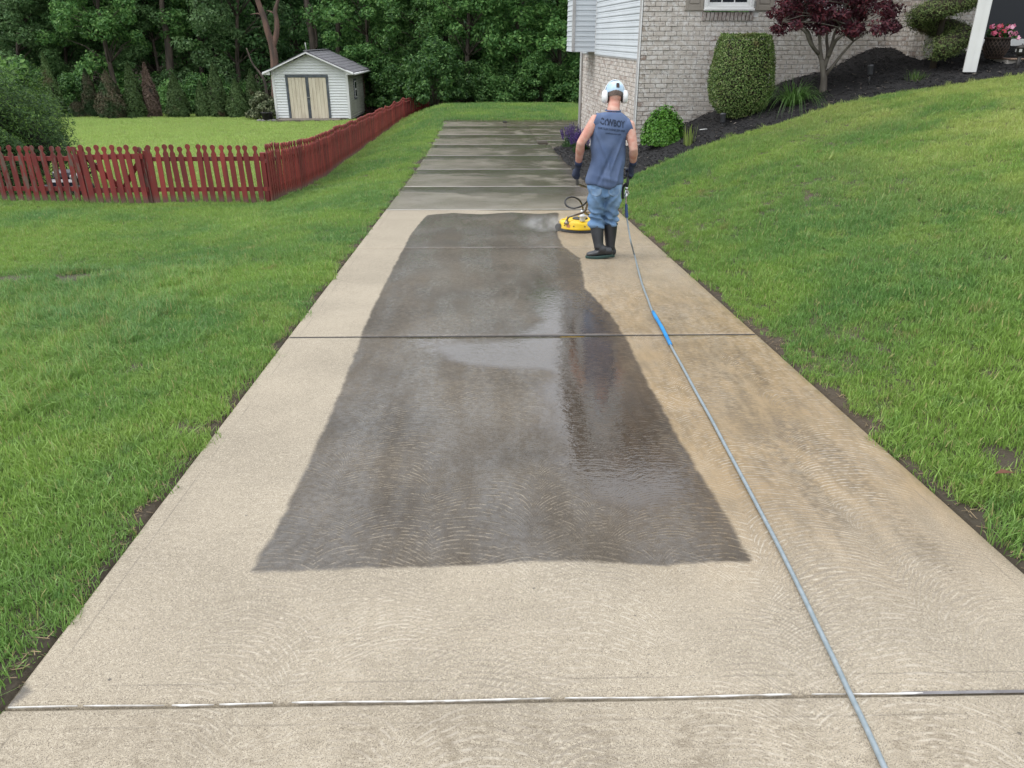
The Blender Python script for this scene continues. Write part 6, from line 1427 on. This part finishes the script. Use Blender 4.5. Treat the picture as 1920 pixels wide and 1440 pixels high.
for k in range(90):
    a = 6.283 * k / 90; br.bar(Mc @ Vector((.258 * math.cos(a), .258 * math.sin(a), .040)), Mc @ Vector((.266 * math.cos(a), .266 * math.sin(a), .006)), .016, .004)
br.build('brush_skirt', blk_m, clean)
MB().lathe([(.095, .136), (.098, .150), (.07, .154), (.05, .154)], 20, Mc).build('plate', blk_m, clean)
ft = at(1092, 417, 9.62); sw_ = MB().lathe([(.034, .0), (.036, .02), (.036, .055), (.040, .058), (.040, .075), (.022, .08), (.020, .11), (.026, .115), (.026, .135), (.012, .14)], 14, Matrix.Translation((ft.x, ft.y, cc_.z + .148))).build('swivel', wpl_m, clean)
hosetop = Vector((ft.x, ft.y, cc_.z + .29)); H = lambda px, py, Y: at(px, py, Y)
loop = catmull([hosetop, H(1093, 392, 9.58), H(1091, 383, 9.5), H(1085.5, 374.5, 9.42), H(1074.5, 369.5, 9.36), H(1064, 371.5, 9.32), H(1059.3, 379.5, 9.28), H(1065, 387.5, 9.24), H(1077, 390.5, 9.2), H(1092, 385.5, 9.14), H(1102, 376, 9.05), H(1108, 362, 8.85), H(1116, 350, 8.6), H(1140, 346, 8.45)], 6)
MB().tube(loop, .0105, 9).build('hose_loop', hos_m, clean)
base_l = H(1062.5, 421, 9.62); base_l.z = float((Mc @ Vector((0, 0, .128))).z)
tube_l = catmull([base_l, H(1064, 411, 9.60), H(1067.5, 406.5, 9.56), H(1082, 402, 9.46), H(1095, 397.5, 9.36), H(1099.5, 390, 9.28), H(1103, 376, 9.10), H(1107, 358, 8.74), H(1108, 352, 8.62)], 5)
MB().tube(tube_l, .0135, 10).build('handle_tube', ste_m, clean)
base_r = base_l + Vector((.31, .02, 0)); MB().tube(catmull([base_r, base_r + Vector((-.02, -.03, .09)), base_r + Vector((-.10, -.18, .16)), H(1122, 392, 9.3), H(1124, 372, 9.05), H(1124, 352, 8.62)], 5), .0135, 10).build('handle_tube', ste_m, clean)
MB().tube(catmull([H(1083, 345, 8.33), H(1090, 347.5, 8.44), H(1102, 350.5, 8.56), H(1124, 351, 8.62), H(1150, 350.5, 8.56), H(1166, 348, 8.44), H(1172, 345, 8.33)], 5), .0135, 10).build('crossbar', ste_m, clean)
MB().tube([H(1083, 346, 8.335), H(1082, 336, 8.29), H(1081.2, 319, 8.20)], .0165, 10).build('grip', mk('grey rubber grip', (.16, .16, .16), rough=.6), clean)
for p_ in (base_l, base_r): MB().lathe([(.034, -.012), (.036, .004), (.022, .010), (.020, .034), (.014, .036)], 14, Matrix.Translation(p_)).build('bracket', ste_m, clean)
for sgn, ang in ((-1, R(196)), (1, R(-16)), (0, R(90))):
    cw = Mc @ Vector((.286 * math.cos(ang), .286 * math.sin(ang), .050)); MB().lathe([(.010, -.014), (.040, -.014), (.047, -.008), (.047, .008), (.040, .014), (.010, .014)], 16, Matrix.Translation(cw) @ Matrix.Rotation(R(90), 4, 'X') @ Matrix.Rotation(R(25 * sgn), 4, 'Y')).build('caster', blk_m, clean)
    MB().bar(cw + Vector((0, 0, .0)), cw + Vector((0, 0, .075)), .022, .010).build('caster_fork', ste_m, clean)
MB().box(Mc @ (Matrix.Rotation(R(232), 4, 'Z') @ Vector((.2645, 0, .083))), (.006, .045, .036), .001, (tilt_ @ Matrix.Rotation(R(232), 4, 'Z')).to_3x3()).build('decal', ora_m, clean)
# trigger gun in the right hand
gun = empty('trigger_gun', haR, label='black trigger gun with silver swivel in the right hand of the worker', cat='spray gun')
MB().tube([W(1179.5, 318, .18), haR, W(1177, 341, .11), W(1175, 352, .08)], [(.020, .016), (.019, .015), (.018, .015), (.017, .014)], 12).build('grip', blk_m, gun)
MB().tube([W(1179, 319, .18), W(1172, 316, .28), W(1160, 322, .45)], [.020, .018, .014], 10).build('body', blk_m, gun)
MB().tube(catmull([W(1174, 344, .10), W(1168, 352, .12), W(1167.5, 364, .12), W(1168, 373, .11)], 4), [(.014, .010)] * 13, 8).build('trigger_guard', blk_m, gun)
sil = mk('polished steel', (.62, .62, .60), (.45, .45, .44), .22, metallic=.9)
MB().tube([W(1175, 352, .08), W(1174.5, 355, .07)], .017, 12).build('collar', sil, gun); MB().tube([W(1174.4, 356, .07), W(1174, 362, .06), W(1174, 363, .06), W(1174, 370, .04), W(1174, 371, .04), W(1174, 385, .01)], [.014, .014, .019, .019, .011, .011], 12).build('swivel', sil, gun)
MB().box(W(1177.5, 361, .05), (.018, .014, .040), .004, Matrix.Rotation(R(-20), 3, 'Y')).build('lever', sil, gun)
# ================================================================== PRESSURE HOSE
hose_px = [(1190, 482), (1196, 506), (1204, 535), (1214, 562), (1224, 588), (1241, 618), (1257, 650), (1279, 690), (1302, 733), (1331, 785), (1360, 840), (1391, 898), (1421, 955), (1451, 1012), (1480, 1070), (1506, 1123), (1532, 1178), (1561, 1238), (1590, 1300), (1622, 1367), (1656, 1442), (1700, 1540), (1760, 1680)]
HR = .0083; hg = []
for px, py in hose_px: p = ground(px, py); hg.append(Vector((p.x, p.y, float(zd(p.y)) + HR + .002)))
air = [W(1174.2, 384, .01), W(1174.6, 396, -.01), W(1176, 412, -.03), W(1179, 432, -.07), W(1183.5, 456, -.14)]
allh = catmull(air + hg, 6)
hroot = empty('pressure_hose', hg[6], label='light blue-grey pressure hose lying down the right side of the driveway', cat='hose')
MB().tube(allh, HR, 12).build('hose', mk('grey-blue hose', (.24, .28, .305), (.19, .23, .25), .4, ns=30, bs=160, bstr=.12, coords='pos'), hroot)
MB().tube(catmull(air[:2] + [air[1].lerp(air[2], .75)], 5), .0155, 12).build('sleeve', mk('navy hose guard', (.015, .05, .17), rough=.4), hroot, label='navy strain relief below the gun')
i0 = 6 * (len(air) + 4); MB().tube([p + Vector((0, 0, .005)) for p in allh[i0:i0 + 13]], [.0125] + [.0135] * 11 + [.0125], 12).build('sleeve', mk('bright blue hose guard', (.01, .24, .60), rough=.4), hroot, label='bright blue guard over the hose coupling')
# mist thrown out by the cleaner
mist = N('spray mist'); v = mist.obj(); mist.nt.nodes.remove(mist.bsdf)
tc = mist.n('ShaderNodeTexCoord').outputs['Generated']; cen_ = mist.n('ShaderNodeVectorMath', _operation='DISTANCE'); mist.set(cen_.inputs[0], tc); cen_.inputs[1].default_value = (.5, .5, .30)
den = mist.math('MULTIPLY', mist.math('MULTIPLY', mist.rng(cen_.outputs['Value'], .50, .08), mist.rng(mist.noise(mist.scale(mist.pos(), (1, 1, 1.5)), 6, 4), .36, .68)), 2.8)
vol = mist.n('ShaderNodeVolumePrincipled', Color=(.95, .96, .98), Anisotropy=.2); mist.set(vol.inputs['Density'], den); mist.nt.links.new(vol.outputs[0], mist.out.inputs['Volume'])
mb_ = MB(); mc = cc_ + Vector((-.42, -.02, .13)); mb_.ball(mc, (.46, .42, .125), 18, 10); mb_.build('spray_mist', mist.m, None, kind='stuff', label='white water mist blowing out left of the surface cleaner', cat='mist')
